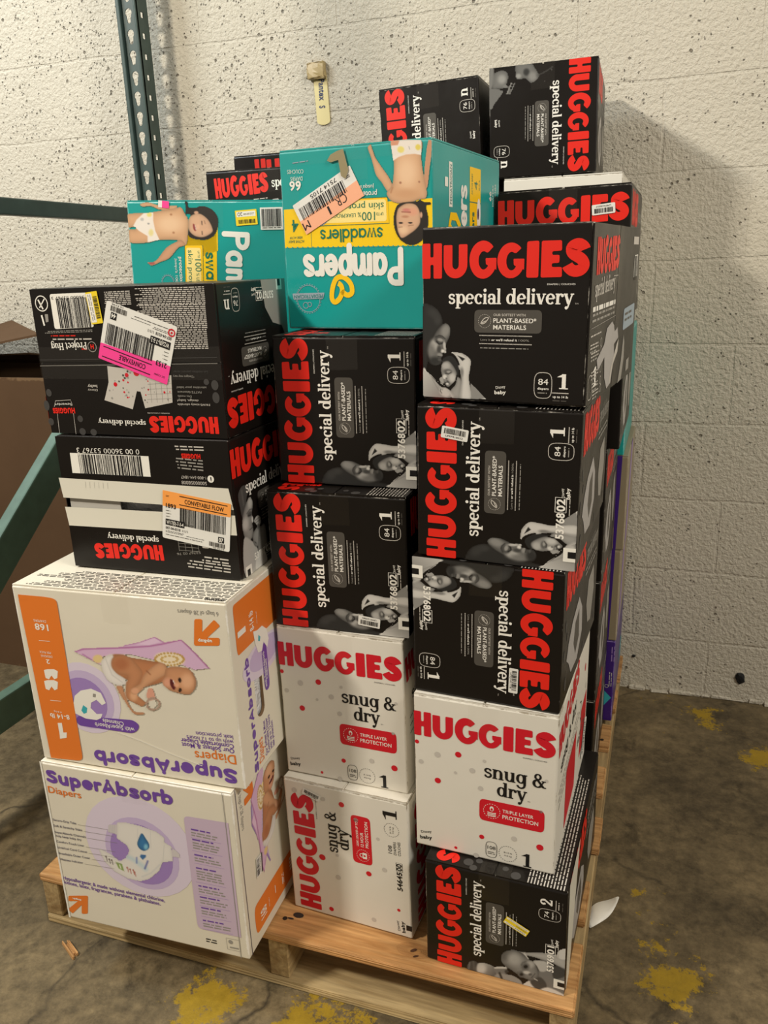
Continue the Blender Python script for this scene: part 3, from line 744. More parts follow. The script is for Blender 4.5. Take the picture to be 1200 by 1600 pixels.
def pic_towelbaby():
    B = (222, 215, 198)
    P = Pic(40, 1130, 100, 770, 140, 96, B)
    P.shape([(52, 243), (110, 212), (400, 200), (540, 170), (680, 116), (760, 160), (885, 140), (960, 210), (1060, 310), (1110, 375), (1000, 390), (900, 350), (760, 330), (640, 300), (480, 262), (330, 262), (270, 290), (260, 350)], (214, 178, 208), 5, curve=False)
    P.shape([(540, 180), (680, 128), (730, 160), (640, 190)], (226, 196, 220), 5, curve=False)
    P.line([(60, 240), (130, 220), (460, 208), (640, 196), (740, 178), (890, 142), (990, 240), (1110, 372)], 12, (176, 110, 160), 4); P.line([(440, 192), (560, 165), (680, 120), (750, 160)], 9, (180, 120, 170), 4); P.line([(120, 262), (240, 340)], 9, (180, 120, 170), 4)
    P.blob(800, 300, 120, 56, (236, 220, 190), 0.2, 8); 
    for k in range(26):
        A = 2 * math.pi * k / 26; P.blob(800 + 112 * math.cos(A), 300 + 50 * math.sin(A), 9, 9, (188, 150, 80), 0.6)
    for k in range(12):
        A = 2 * math.pi * k / 12; P.blob(800 + 64 * math.cos(A), 300 + 26 * math.sin(A), 11, 8, (200, 165, 96), 0.6)
    P.blob(240, 300, 40, 34, (226, 200, 140), 0.4)
    P.shape([(430, 520), (460, 610), (520, 720), (600, 735), (600, 755), (520, 750), (440, 640), (380, 530)], (206, 150, 112), 6, rim=(0.85, 14))
    P.shape([(345, 280), (420, 262), (500, 285), (640, 310), (760, 340), (800, 420), (740, 490), (640, 520), (560, 540), (470, 470), (380, 430)], (190, 128, 88), 7, rim=(0.8, 20))
    P.shape([(265, 320), (310, 275), (360, 272), (350, 340), (380, 410), (455, 465), (450, 510), (380, 515), (310, 470), (275, 400)], (234, 228, 220), 6, rim=(0.88, 16)); P.line([(300, 300), (350, 430), (430, 490)], 6, (200, 196, 190), 5)
    P.shape([(350, 300), (400, 270), (480, 280), (560, 360), (590, 420), (560, 500), (520, 560), (590, 630), (620, 660), (590, 690), (540, 670), (465, 620), (455, 520), (470, 440), (400, 420), (350, 370)], (196, 136, 96), 6, rim=(0.84, 18)); P.blob(420, 340, 60, 50, (176, 112, 76), 1.2); P.blob(520, 600, 30, 40, (222, 170, 130), 1.1)
    P.shape([(600, 430), (680, 350), (740, 330), (785, 380), (775, 420), (700, 470), (620, 520), (560, 580), (510, 585), (500, 545), (570, 500)], (214, 160, 120), 6, rim=(0.84, 16)); P.line([(620, 395), (650, 425)], 7, (150, 96, 66), 5); P.blob(530, 560, 30, 24, (222, 166, 130), 0.8)
    P.shape([(630, 540), (670, 540), (690, 620), (650, 640), (620, 610)], (220, 160, 136), 6)
    P.shape([(780, 370), (870, 360), (960, 380), (1005, 450), (1008, 530), (960, 590), (880, 580), (800, 555), (745, 500), (760, 440)], (206, 148, 108), 6, rim=(0.8, 22)); P.blob(940, 480, 50, 60, (226, 174, 136), 1.2); P.blob(790, 490, 40, 36, (222, 160, 130), 1.2)
    P.shape([(805, 465), (825, 470), (850, 520), (835, 550), (808, 510)], (92, 34, 36), 5); P.line([(830, 475), (848, 515)], 7, (240, 228, 222), 3); P.blob(882, 470, 12, 20, (44, 30, 26), 0.6, -10); P.blob(884, 552, 12, 18, (44, 30, 26), 0.6, 10); P.blob(856, 510, 20, 18, (226, 166, 130), 0.9)
    P.line([(980, 410), (1008, 470), (1004, 540)], 12, (150, 108, 80), 10, .7)
    for k in range(20):
        A = 2 * math.pi * k / 20; P.blob(672 + 50 * math.cos(A), 668 + 48 * math.sin(A), 12, 12, (176, 148, 130), 0.5)
    P.blob(672, 668, 34, 33, B, 0.3)
    return P.out()

def pic_diaper():
    B = (200, 181, 208)
    P = Pic(160, 1075, 170, 840, 110, 80, B)
    P.shape([(360, 180), (470, 178), (640, 220), (800, 280), (890, 350), (885, 395), (960, 440), (980, 610), (862, 628), (830, 720), (720, 810), (620, 836), (480, 806), (330, 720), (230, 620), (165, 490), (180, 465), (300, 530), (400, 606), (470, 560), (495, 490), (470, 440), (360, 360)], (226, 222, 214), 5, curve=False, rim=(0.9, 14))
    P.shape([(270, 205), (355, 205), (360, 318), (262, 290)], (206, 200, 198), 5, curve=False); P.shape([(965, 450), (1050, 520), (1060, 575), (975, 560)], (206, 200, 198), 5, curve=False)
    for x in (290, 315, 335): P.line([(x, 212), (x - 4, 300)], 6, (186, 182, 184), 4)
    P.line([(590, 250), (590, 360)], 6, (206, 204, 200), 5); P.line([(730, 280), (735, 470)], 6, (206, 204, 200), 5); P.line([(880, 430), (868, 610)], 6, (200, 198, 194), 5)
    P.line([(480, 560), (560, 600), (640, 660), (680, 700)], 40, (180, 206, 216), 22, .7); P.line([(700, 610), (670, 690)], 16, (60, 70, 150), 9, .8); P.line([(580, 570), (580, 630)], 12, (70, 90, 170), 8, .7)
    P.line([(830, 650), (740, 740), (640, 780)], 14, (206, 206, 204), 8)
    P.shape([(635, 300), (600, 360), (586, 420), (610, 470), (660, 495), (710, 470), (715, 420), (680, 360)], (60, 122, 172), 5, rim=(0.7, 14)); P.blob(680, 450, 22, 30, (130, 190, 214), 1.2)
    P.shape([(625, 535), (680, 540), (680, 565), (645, 595), (615, 560)], (66, 110, 160), 5, curve=False)
    P.shape([(350, 618), (420, 640), (445, 722), (385, 690)], (140, 164, 92), 4, curve=False); P.line([(395, 650), (408, 690)], 10, (235, 235, 220), 3)
    for x, y, c in ((250, 560, (110, 100, 96)), (285, 590, (110, 100, 96)), (312, 600, (110, 100, 96)), (480, 680, (176, 104, 92)), (510, 700, (176, 104, 92)), (545, 710, (176, 104, 92)), (560, 730, (176, 104, 92))):
        P.line([(x, y), (x + 10, y + 46)], 8, c, 4); P.blob(x - 4, y, 10, 9, c, .6)
    return P.out()
_pics = {}
def photo(fn):
    if fn not in _pics: _pics[fn] = fn()
    return _pics[fn]
# ------------------------------------------------------------ flat artwork on a face
class Art:
    """artwork laid out on a sheet whose corners (TL,TR,BR,BL) are given in sheet units"""
    def __init__(s, mb, F, quad=((0, 0), (1, 0), (1, 1), (0, 1))):
        s.mb, s.F = mb, F
        A = []; B = []
        for (x, y), (u, v) in zip(quad, ((0, 0), (1, 0), (1, 1), (0, 1))):
            A.append([x, y, 1, 0, 0, 0, -u * x, -u * y]); B.append(u)
            A.append([0, 0, 0, x, y, 1, -v * x, -v * y]); B.append(v)
        h = np.linalg.solve(np.array(A, float), np.array(B, float))
        s.H = np.append(h, 1).reshape(3, 3)
        q = [np.array(c, float) for c in quad]
        s.m = 0.5 * (F.w / (0.5 * (np.linalg.norm(q[1] - q[0]) + np.linalg.norm(q[2] - q[3]))) + F.h / (0.5 * (np.linalg.norm(q[3] - q[0]) + np.linalg.norm(q[2] - q[1]))))
    def st(s, x, y):
        v = s.H @ np.array((x, y, 1.0)); return (v[0] / v[2], v[1] / v[2])
    def base(s, x0, y0, x1, y1):
        a, b = s.st(x0, y0), s.st(x1, y1)
        p = s.F.O + s.F.U * (a[0] * s.F.w) + s.F.D * (a[1] * s.F.h)
        q = s.F.O + s.F.U * (b[0] * s.F.w) + s.F.D * (b[1] * s.F.h)
        d = q - p; L = d.length; U = d / L
        return Fr(p, U, s.F.N.cross(U) * -1.0, L, 1.0)
    def T(s, st, x0, y0, x1, y1, cap, mat, bold=0.0, l=2):
        s.mb.text(s.base(x0, y0, x1, y1), st, 0, 0, cap * s.m, 'ink_' + mat, l, bold, fit=1.0)
    def S(s, st, x0, y0, x1, y1, xh, mat, l=2):
        serif(s.mb, s.base(x0, y0, x1, y1), st, 0, 0, xh * s.m, 'ink_' + mat, l, fit=1.0)
    def R(s, st, x0, y0, x1, y1, xh, mat, wt=0.3, l=2): rounded(s.mb, s.base(x0, y0, x1, y1), st, xh * s.m, 'ink_' + mat, wt, l)
    def logo(s, x0, y0, x1, y1, hgt, mat='red', l=2):
        """baseline from (x0,y0) to (x1,y1)"""
        F = s.base(x0, y0, x1, y1); logo(s.mb, F, 0, 1, -hgt * s.m, 0, 'ink_' + mat, l)
    def poly(s, pts, mat, l=1): s.mb.poly(s.F, [s.st(*p) for p in pts], 'ink_' + mat, l)
    def rpoly(s, pts, r, mat, l=1): s.poly(fillet(pts, r, 4), mat, l)
    def line(s, pts, wd, mat, l=2): s.mb.outline(s.F, [s.st(*p) for p in pts], wd * s.m, 'ink_' + mat, l, closed=False)
    def loop(s, pts, wd, mat, l=2): s.mb.outline(s.F, [s.st(*p) for p in pts], wd * s.m, 'ink_' + mat, l, closed=True)
    def disc(s, x, y, r, mat, l=1, ry=None, deg=0): s.mb.disc(s.F, *s.st(x, y), r * s.m, 'ink_' + mat, l, ry=(ry * s.m if ry else None), deg=deg)
    def ring(s, x, y, r, wd, mat, l=2, ry=None, dash=0, n=36): s.mb.ring(s.F, *s.st(x, y), r * s.m, wd * s.m, 'ink_' + mat, l, ry=(ry * s.m if ry else None), dash=dash, n=n)
    def lines(s, x0, y0, x1, y1, y2, n, mat, l=2, seed=1, fill=0.42, ragged=0.12):
        F = s.base(x0, y0, x1, y1)
        s.mb.lines(F, 0, 1, 0, (y2 - y0) * s.m if y2 > y0 else (y0 - y2) * s.m, n, 'ink_' + mat, l, fill, ragged, seed)
    def bars(s, x0, y0, x1, y1, hgt, n, mat='black', l=3, seed=3):
        F = s.base(x0, y0, x1, y1); (getattr(s.mb, 'sub', None) or s.mb).bars(F, 0, 1, 0, hgt * s.m, n, 'ink_' + mat, l, seed)
    def pic(s, fn, ext, l=1):
        """print photograph fn whose raster spans ext = (x0,x1,y0,y1) sheet units"""
        rgb, al = photo(fn); h, w = al.shape
        x0, x1, y0, y1 = ext
        ST = np.zeros((h, w, 2))
        xs = x0 + (x1 - x0) * np.arange(w) / (w - 1); ys = y0 + (y1 - y0) * np.arange(h) / (h - 1)
        X, Y = np.meshgrid(xs, ys); Z = s.H[2, 0] * X + s.H[2, 1] * Y + 1
        A = (s.H[0, 0] * X + s.H[0, 1] * Y + s.H[0, 2]) / Z; B = (s.H[1, 0] * X + s.H[1, 1] * Y + s.H[1, 2]) / Z
        ok = (al > 0.3) & (A > -0.02) & (A < 1.02) & (B > -0.02) & (B < 1.02)
        A = np.clip(A, 0.002, 0.998); B = np.clip(B, 0.002, 0.998)
        cell = ok[:-1, :-1] & ok[1:, :-1] & ok[:-1, 1:] & ok[1:, 1:]
        need = np.zeros((h, w), bool)
        need[:-1, :-1] |= cell; need[1:, :-1] |= cell; need[:-1, 1:] |= cell; need[1:, 1:] |= cell
        lin = s2l(rgb); mb = s.mb; k = mb.mi('print_photo'); o = len(mb.v)
        idx = -np.ones((h, w), int); iy, ix = np.nonzero(need)
        for c, (y, x) in enumerate(zip(iy, ix)):
            idx[y, x] = o + c; mb.v.append(tuple(s.F.p(A[y, x], B[y, x], l))); mb.c[o + c] = tuple(lin[y, x])
        for y, x in zip(*np.nonzero(cell)):
            mb.f.append((idx[y, x], idx[y + 1, x], idx[y + 1, x + 1], idx[y, x + 1])); mb.m.append(k)

def leaf(a, x, y, r, wd, mat='pale', l=3):
    pts = []
    for k in range(9):
        u = k / 8; pts.append((x - r + 2 * r * u, y + r * 0.55 - 1.3 * r * u - 0.55 * r * math.sin(math.pi * u)))
    for k in range(1, 8):
        u = 1 - k / 8; pts.append((x - r + 2 * r * u, y + r * 0.55 - 1.3 * r * u + 0.55 * r * math.sin(math.pi * u)))
    a.loop(pts, wd, mat, l); a.line([(x - r, y + r * .55), (x + r * .45, y - r * .1)], wd, mat, l)

def pill(a, x, y, rx, ry, wd, mat, l=2):
    pts = []
    for k in range(24):
        A = 2 * math.pi * k / 24
        e = 0.6
        pts.append((x + rx * math.copysign(abs(math.cos(A)) ** e, math.cos(A)), y + ry * math.copysign(abs(math.sin(A)) ** e, math.sin(A))))
    a.loop(pts, wd, mat, l)

def sd_front(mb, F, count='84', size='1', code=None, pic='mother', dy=0.0):
    """black carton, main panel; unit sheet in reading direction (units of 1000)"""
    a = Art(mb, F, ((0, 0), (1000, 0), (1000, 1000), (0, 1000)))
    k = dy
    a.logo(2, 288 - k, 985, 288 - k, 206)
    a.T('DIAPERS | COUCHES', 755, 326 - k, 912, 326 - k, 9, 'white')
    a.S('special delivery', 165, 430 - k, 905, 430 - k, 58, 'white')
    a.T('TM', 915, 430 - k, 932, 430 - k, 8, 'pale')
    a.rpoly([(330, 462 - k), (732, 462 - k), (732, 592 - k), (330, 592 - k)], 28, 'grey')
    a.ring(393, 526 - k, 38, 2.4, 'pale', dash=1, n=44); leaf(a, 393, 526 - k, 25, 5)
    a.T('OUR SOFTEST WITH', 446, 497 - k, 636, 497 - k, 14, 'pale', .012)
    a.T('PLANT-BASED*', 446, 534 - k, 700, 534 - k, 26, 'white', .012)
    a.T('MATERIALS', 446, 572 - k, 642, 572 - k, 26, 'white', .012)
    for y in (608, 655): mb.dots(F, .365, .675, (y - k) / 1000, .0006, 'ink_pale', 2, 44)
    a.T("Love it", 370, 638 - k, 428, 638 - k, 13, 'mid'); a.T("or we'll refund it", 436, 638 - k, 590, 638 - k, 13, 'white', .02); a.T('100%', 600, 638 - k, 662, 638 - k, 12, 'mid')
    a.lines(368, 674 - k, 668, 674 - k, 686 - k, 1, 'mid', seed=4)
    # count lozenge and size
    pill(a, 752, 884, 52, 74, 4, 'pale')
    serif_free = a.T
    a.T(count, 724, 880, 782, 880, 36, 'white'); a.T('diapers', 720, 908, 786, 908, 13, 'white', .02); a.lines(722, 922, 784, 922, 934, 1, 'mid', seed=2)
    if size == 'n': a.S('n', 838, 892, 908, 892, 62, 'white')
    else: a.S(size, 838, 900, 902, 900, 60, 'white')
    mb.dots(F, .81, .90, .924, .0006, 'ink_pale', 2, 16)
    if size == '1': a.T('up to 14 lb', 812, 952, 900, 952, 14, 'white', .02)
    else: a.lines(818, 936, 896, 936, 952, 1, 'pale', seed=6)
    a.lines(812, 962, 898, 962, 976, 1, 'grey', seed=5)
    a.T('Disney', 470, 918, 528, 908, 18, 'white'); a.T('baby', 462, 948, 532, 944, 22, 'white', .03)
    if pic == 'mother':
        if code: a.pic(pic_mother, (0, 400, 318, 1000))
        else: a.pic(pic_mother, (2, 416, 428, 985))
    elif pic == 'woman': a.pic(pic_woman, (0, 430, 330, 1000))
    if code:
        if pic == 'mother':
            pass
        a.T(code[0], 205, 921, 372, 921, 50, 'white', .03, 4); a.T(code[1], 382, 921, 462, 921, 50, 'white', .03, 4)
        a.loop([(376, 864), (470, 864), (470, 930), (376, 930)], 4, 'white', 4)
        a.lines(360, 944, 500, 944, 956, 1, 'pale', 4, seed=8)
        a.rpoly([(62, 925), (152, 925), (152, 999), (62, 999)], 2, 'paper', 5); a.poly([(86, 952), (128, 952), (128, 999), (86, 999)], 'black', 6)

def sd_end(mb, F):
    """black carton, narrow printed end: wordmark, wording, fold, diaper picture, bar code"""
    a = Art(mb, F, ((0, 0), (1000, 0), (1000, 1000), (0, 1000)))
    a.logo(70, 282, 500, 262, 165); a.lines(410, 290, 500, 290, 300, 1, 'pale')
    a.S('special delivery', 60, 398, 440, 372, 50, 'pale')
    a.lines(40, 440, 500, 430, 470, 1, 'white', seed=9, fill=.7); a.lines(40, 480, 480, 470, 530, 2, 'mid', seed=3)
    a.line([(30, 566), (500, 540)], 3, 'mid')
    a.lines(30, 600, 220, 596, 616, 1, 'pale')
    for i, y in enumerate((650, 700, 810, 880, 930)):
        a.lines(30 + 20 * i, y, 190 + 10 * i, y, y + 30, 2, 'pale', seed=20 + i); a.ring(225 + 8 * i, y + 14, 18, 3, 'pale'); a.lines(30 + 20 * i, y + 36, 150 + 10 * i, y + 36, y + 56, 1, 'mid', seed=30 + i)
    a.poly([(430, 570), (480, 600), (500, 640), (560, 620), (590, 690), (500, 720), (520, 800), (470, 960), (390, 980), (330, 900), (310, 770), (190, 830), (160, 760), (290, 690), (330, 600)], 'silver', 2)
    a.poly([(560, 730), (600, 700), (590, 780), (500, 850), (450, 960), (430, 960), (470, 850)], 'pale', 3)
    a.rpoly([(690, 520), (960, 500), (960, 640), (690, 660)], 20, 'bluegrey', 2); a.lines(720, 540, 900, 530, 600, 2, 'grey', 3)
    a.poly([(880, 180), (965, 175), (965, 320), (880, 325)], 'paper', 2); a.bars(885, 185, 960, 182, 125, 14)
    a.poly([(830, 60), (960, 60), (960, 110), (830, 110)], 'pale', 2)
    a.poly([(720, 690), (750, 740), (760, 850), (720, 990), (640, 1000), (690, 860)], 'mid', 2); a.poly([(830, 880), (900, 870), (900, 950), (830, 960)], 'mid', 2)
    pill(a, 60, 900, 36, 70, 4, 'pale'); a.S('1', 105, 910, 180, 905, 62, 'white')

def sd_flank(mb, F):
    """black carton, long printed side seen at a glance: big wordmark and a diaper picture"""
    a = Art(mb, F, ((0, 0), (1000, 0), (1000, 1000), (0, 1000)))
    a.logo(60, 300, 560, 300, 215); a.S('special delivery', 600, 250, 960, 250, 60, 'mid')
    a.poly([(250, 500), (420, 420), (520, 560), (540, 760), (420, 900), (250, 880), (180, 760), (120, 700), (160, 600)], 'silver', 2)
    a.poly([(330, 560), (430, 520), (450, 740), (360, 820), (300, 700)], 'grey', 3)
    a.poly([(700, 460), (860, 420), (900, 640), (820, 860), (720, 820), (660, 640)], 'mid', 2)
    for x, y, r in ((80, 420, 24), (120, 520, 18), (60, 620, 26), (110, 860, 30), (600, 930, 24), (930, 900, 20), (940, 380, 22)): a.disc(x, y, r, 'dot', 2, ry=r * 1.3)
    a.lines(580, 300, 960, 300, 360, 2, 'mid', seed=12)

def sd_top(mb, F):
    """black carton, the flap side: dots, small print columns, end of the wordmark"""
    a = Art(mb, F, ((0, 0), (1000, 0), (1000, 1000), (0, 1000)))
    for x, y, r in ((300, 960, 26), (370, 940, 18), (345, 985, 20), (640, 975, 26), (560, 950, 16)): a.disc(x, y, r, 'dot', 2)
    for i in range(12): a.lines(720 + i * 22, 996, 720 + i * 22, 700 if i < 6 else 200, 1010, 1, 'pale', seed=i)
    a.logo(60, 560, 60, 985, 130); a.logo(120, 900, 340, 900, 60)

def snug_front(mb, F, variant=0):
    a = Art(mb, F, ((0, 0), (1000, 0), (1000, 1000), (0, 1000)))
    if variant == 0:
        a.logo(2, 262, 985, 262, 178, 'crimson'); a.T('DIAPERS | COUCHES', 770, 286, 930, 286, 8, 'black')
        a.S('snug &', 500, 450, 930, 450, 68, 'black'); a.S('dry', 595, 555, 800, 555, 68, 'black'); a.T('TM', 806, 556, 824, 556, 7, 'black')
        a.rpoly([(472, 595), (925, 595), (925, 735), (472, 735)], 34, 'crimson')
        a.ring(560, 664, 52, 3, 'paper', dash=1, n=40); a.disc(560, 648, 13, 'paper', 3, ry=18); a.disc(560, 652, 7, 'crimson', 4, ry=10)
        for y in (676, 686, 696): a.line([(530, y - 4), (545, y), (575, y), (590, y - 4)], 6, 'paper', 3)
        a.T('TRIPLE LAYER', 636, 658, 850, 658, 24, 'paper', .01); a.T('PROTECTION', 636, 697, 884, 697, 28, 'paper', .012)
        pill(a, 560, 922, 40, 52, 3, 'black'); a.T('108', 532, 920, 590, 920, 26, 'black'); a.lines(535, 934, 588, 934, 958, 2, 'grey')
        a.ring(678, 926, 56, 3, 'black', dash=1, n=48); a.T('8-14 lb', 650, 924, 708, 924, 11, 'grey'); a.T('4-6 kg', 652, 944, 706, 944, 11, 'grey')
        a.S('1', 780, 985, 850, 985, 68, 'black')
        a.T('Disney', 40, 915, 118, 900, 20, 'black'); a.T('baby', 32, 955, 122, 945, 26, 'black', .03)
        dd = ((20, 305, 14, 1), (320, 340, 20, 1), (170, 365, 20, 0), (505, 350, 11, 0), (48, 430, 16, 0), (300, 460, 10, 0), (420, 425, 18, 0), (170, 535, 20, 1), (480, 530, 17, 0), (930, 400, 11, 0), (900, 600, 11, 0), (490, 850, 16, 1), (720, 815, 18, 0), (900, 835, 22, 1), (300, 965, 10, 1), (450, 985, 18, 0))
    else:
        a.logo(28, 246, 905, 246, 176, 'crimson'); a.T('DIAPERS | COUCHES', 740, 268, 880, 268, 8, 'black')
        a.S('snug &', 515, 425, 820, 425, 62, 'black'); a.S('dry', 555, 518, 705, 518, 62, 'black')
        a.rpoly([(485, 548), (835, 548), (835, 705), (485, 705)], 34, 'crimson')
        a.ring(548, 632, 46, 3, 'paper', dash=1, n=40); a.rpoly([(526, 628), (570, 628), (570, 664), (526, 664)], 6, 'paper', 3); a.ring(548, 622, 14, 5, 'paper', 3); a.disc(548, 645, 8, 'crimson', 4)
        a.T('LEAK LOCK® UP TO', 612, 602, 790, 602, 17, 'paper', .01); a.T('12 HOUR', 612, 642, 718, 642, 23, 'paper', .012); a.T('PROTECTION', 612, 682, 802, 682, 23, 'paper', .012)
        a.S('1', 862, 918, 936, 918, 70, 'black')
        a.ring(788, 872, 52, 3, 'black', dash=1, n=48); a.T('8-14 lb', 762, 868, 814, 868, 11, 'grey'); a.T('4-6 kg', 764, 888, 812, 888, 11, 'grey')
        a.T('108', 616, 868, 674, 868, 28, 'black'); a.T('DIAPERS', 612, 902, 706, 902, 20, 'black'); a.T('COUCHES', 612, 936, 712, 936, 20, 'black')
        a.T('54645', 352, 938, 490, 938, 38, 'black', .03); a.T('00', 500, 938, 552, 938, 38, 'black', .03); a.loop([(495, 896), (558, 896), (558, 944), (495, 944)], 3, 'black')
        a.T('Disney', 42, 905, 118, 892, 18, 'black'); a.T('baby', 34, 945, 122, 936, 24, 'black', .03)
        a.rpoly([(60, 955), (100, 955), (100, 1000), (60, 1000)], 2, 'black', 3)
        dd = ((455, 240 + 45, 24, 1), (890, 480, 20, 1), (420, 670, 20, 1), (60, 330, 18, 1), (900, 330, 16, 0), (920, 90, 20, 0), (800, 590, 17, 0), (640, 480 - 60, 10, 0), (500, 415, 12, 0), (480, 800, 18, 0), (330, 410, 20, 0), (60, 170, 16, 0), (70, 690, 18, 0), (200, 900, 12, 1), (700, 760, 12, 0))
    for x, y, r, c in dd: a.disc(x, y, r, 'crimson' if c else 'pale', 1)

def snug_side(mb, F):
    a = Art(mb, F, ((0, 0), (1000, 0), (1000, 1000), (0, 1000)))
    a.logo(30, 280, 620, 180, 150, 'crimson'); a.S('snug & dry', 100, 430, 560, 330, 50, 'black')
    for i in range(3): a.lines(60, 520 + i * 50, 700, 400 + i * 50, 535 + i * 50, 1, 'grey', seed=i)
    a.rpoly([(280, 560), (600, 520), (580, 900), (260, 940)], 20, 'crimson')
    a.line([(700, 400), (760, 430), (720, 520), (780, 600)], 10, 'grey'); a.lines(640, 640, 900, 600, 700, 3, 'grey')
    a.disc(860, 250, 24, 'crimson'); a.disc(920, 420, 18, 'pale'); a.rpoly([(760, 500), (960, 470), (960, 800), (740, 840)], 20, 'crimson')

def arrow_logo(a, x, y, w, h, flipx=False, flipy=False):
    """bold orange arrow mark in the box x..x+w, y..y+h: points to the upper right unless flipped"""
    def q(u, v): return (x + w * ((1 - u) if flipx else u), y + h * ((1 - v) if flipy else v))
    a.rpoly([q(.04, 0), q(1, 0), q(1, 1), q(.70, 1), q(.70, .30), q(.04, .30)], w * .08, 'orange', 2)
    a.rpoly([q(.66, .16), q(.84, .36), q(.26, .98), q(.03, .74)], w * .06, 'orange', 2.5)

def ua_front_a(mb, F):
    """white carton, main panel standing upside down"""
    a = Art(mb, F, ((52, 138), (915, 210), (1010, 985), (175, 850)))
    a.disc(352, 600, 148, 'lilac3', 1); a.disc(350, 606, 122, 'lilac2', 2); a.disc(345, 612, 98, 'lilac', 3)
    a.rpoly([(310, 672), (545, 690), (570, 712), (562, 735), (540, 745), (315, 712)], 20, 'purple', 4)
    a.T('with SuperAbsorb', 548, 722, 386, 700, 18, 'paper', .01, 5); a.T('Channels', 504, 698, 418, 684, 18, 'paper', .01, 5)
    # small diaper cut-out
    a.poly([(305, 590), (330, 568), (372, 560), (412, 578), (432, 620), (416, 628), (394, 606), (372, 618), (370, 640), (395, 665), (418, 664), (412, 682), (395, 690), (350, 684), (302, 660), (300, 640), (275, 634), (272, 618), (300, 622)], 'paper', 5)
    a.poly([(340, 628), (356, 640), (354, 660), (342, 664), (332, 650)], 'aqua', 6); a.rpoly([(380, 580), (392, 582), (391, 596), (379, 594)], 2, 'mid', 6)
    a.rpoly([(80, 178), (195, 188), (235, 196), (338, 862), (206, 848)], 24, 'orange', 7)
    a.poly([(81, 178), (110, 181), (120, 200), (85, 200)], 'orange', 8); a.poly([(200, 820), (240, 830), (240, 853), (206, 848)], 'orange', 8)
    a.T('168', 200, 300, 146, 294, 26, 'paper', .02, 9); a.T('DIAPERS', 192, 282, 142, 277, 10, 'paper', 0, 9)
    a.line([(163, 363), (207, 367)], 2, 'paper', 9); a.T('2', 205, 442, 190, 440, 18, 'paper', .02, 9); a.T('DESIGNS', 216, 426, 170, 421, 9, 'paper', 0, 9); a.T('PER PACK', 210, 410, 164, 405, 9, 'paper', 0, 9)
    for y0 in (480, 525):
        a.poly([(182, y0 + 4), (196, y0), (222, y0), (238, y0 + 8), (236, y0 + 36), (224, y0 + 42), (212, y0 + 26), (202, y0 + 42), (188, y0 + 36)], 'paper', 9)
    a.line([(206, 608), (250, 612)], 2, 'paper', 9)
    a.T('8-14 lb', 282, 670, 203, 662, 20, 'paper', .02, 9); a.T('4-6 kg', 252, 655, 220, 651, 8, 'paper', 0, 9)
    a.poly([(235, 702), (252, 702), (258, 742), (272, 742), (271, 764), (244, 768), (243, 754)], 'paper', 9)
    a.T('6 bags of 28 diapers', 886, 247, 721, 236, 17, 'mid')
    arrow_logo(a, 790, 275, 108, 108, True, True)
    a.T('up&up', 862, 360, 806, 357, 12, 'paper', .04, 4)
    a.pic(pic_towelbaby, (298, 863, 337, 674), 8)
    y = 0
    a.T('Our Softest & Most', 958, 810, 742, 782, 19, 'purple', .015); a.T('Comfortable Diaper', 956, 790, 738, 764, 19, 'purple', .015)
    a.T('with up to 12 hours', 954, 772, 762, 752, 18, 'purple'); a.T('leak protection', 952, 752, 800, 736, 18, 'purple')
    a.T('Diapers', 964, 836, 795, 818, 40, 'orange', .01)
    a.R('SuperAbsorb', 972, 894, 376, 812, 47, 'purple', .33)
    a.line([(480, 740), (580, 778), (700, 830), (830, 880)], 3, 'paper', 9)

def ua_top(mb, F):
    a = Art(mb, F, ((0, 0), (1000, 0), (1000, 1000), (0, 1000)))
    for i in range(6): a.lines(990, 985 - i * 36, 40 + 70 * (i % 3), 985 - i * 36, 957 - i * 36, 2, 'grey', seed=40 + i, ragged=.05, fill=.5)
    a.T('WARNING:', 985, 970, 900, 970, 20, 'black', .03, 3)

def ua_side_a(mb, F, vis):
    """white carton, hand-hole side standing on its end; vis = share of the depth that carries this print"""
    a = Art(mb, F, ((0, 0), (1000 / vis, 0), (1000 / vis, 1000), (0, 1000)))
    a.rpoly([(120, 40), (1700, 40), (1700, 300), (120, 300)], 40, 'orange', 1)
    a.disc(700, 420, 330, 'lilac3', 1, ry=130); a.disc(720, 410, 240, 'lilac2', 2, ry=100)
    a.poly([(490, 250), (580, 262), (700, 262), (800, 300), (830, 360), (780, 400), (700, 350), (650, 390), (560, 380), (510, 320)], 'paper', 5); a.poly([(600, 290), (640, 310), (620, 330), (580, 320)], 'aqua', 6)
    a.T('1', 330, 215, 330, 185, 110, 'paper', .03, 4)
    a.T('8-14 lb', 520, 240, 520, 140, 60, 'paper', .02, 4); a.lines(590, 230, 590, 160, 240, 1, 'paper', 4)
    a.R('SuperAbsorb', 330, 985, 330, 345, 44, 'purple', .33, 3)
    a.rpoly([(640, 360), (760, 360), (760, 620), (640, 620)], 50, 'purple', 4); a.T('with SuperAbsorb', 690, 600, 690, 400, 30, 'paper', .01, 6); a.T('Channels', 730, 560, 730, 450, 30, 'paper', .01, 6)
    a.T('Diapers', 470, 960, 470, 830, 80, 'orange', .01, 3)
    for i, st in enumerate(('Our Softest & Most', 'Comfortable Diaper', 'with up to 12 hours', 'leak protection')):
        a.T(st, 560 + i * 60, 960, 560 + i * 60, 760 if i < 3 else 810, 34, 'purple', .012, 3)

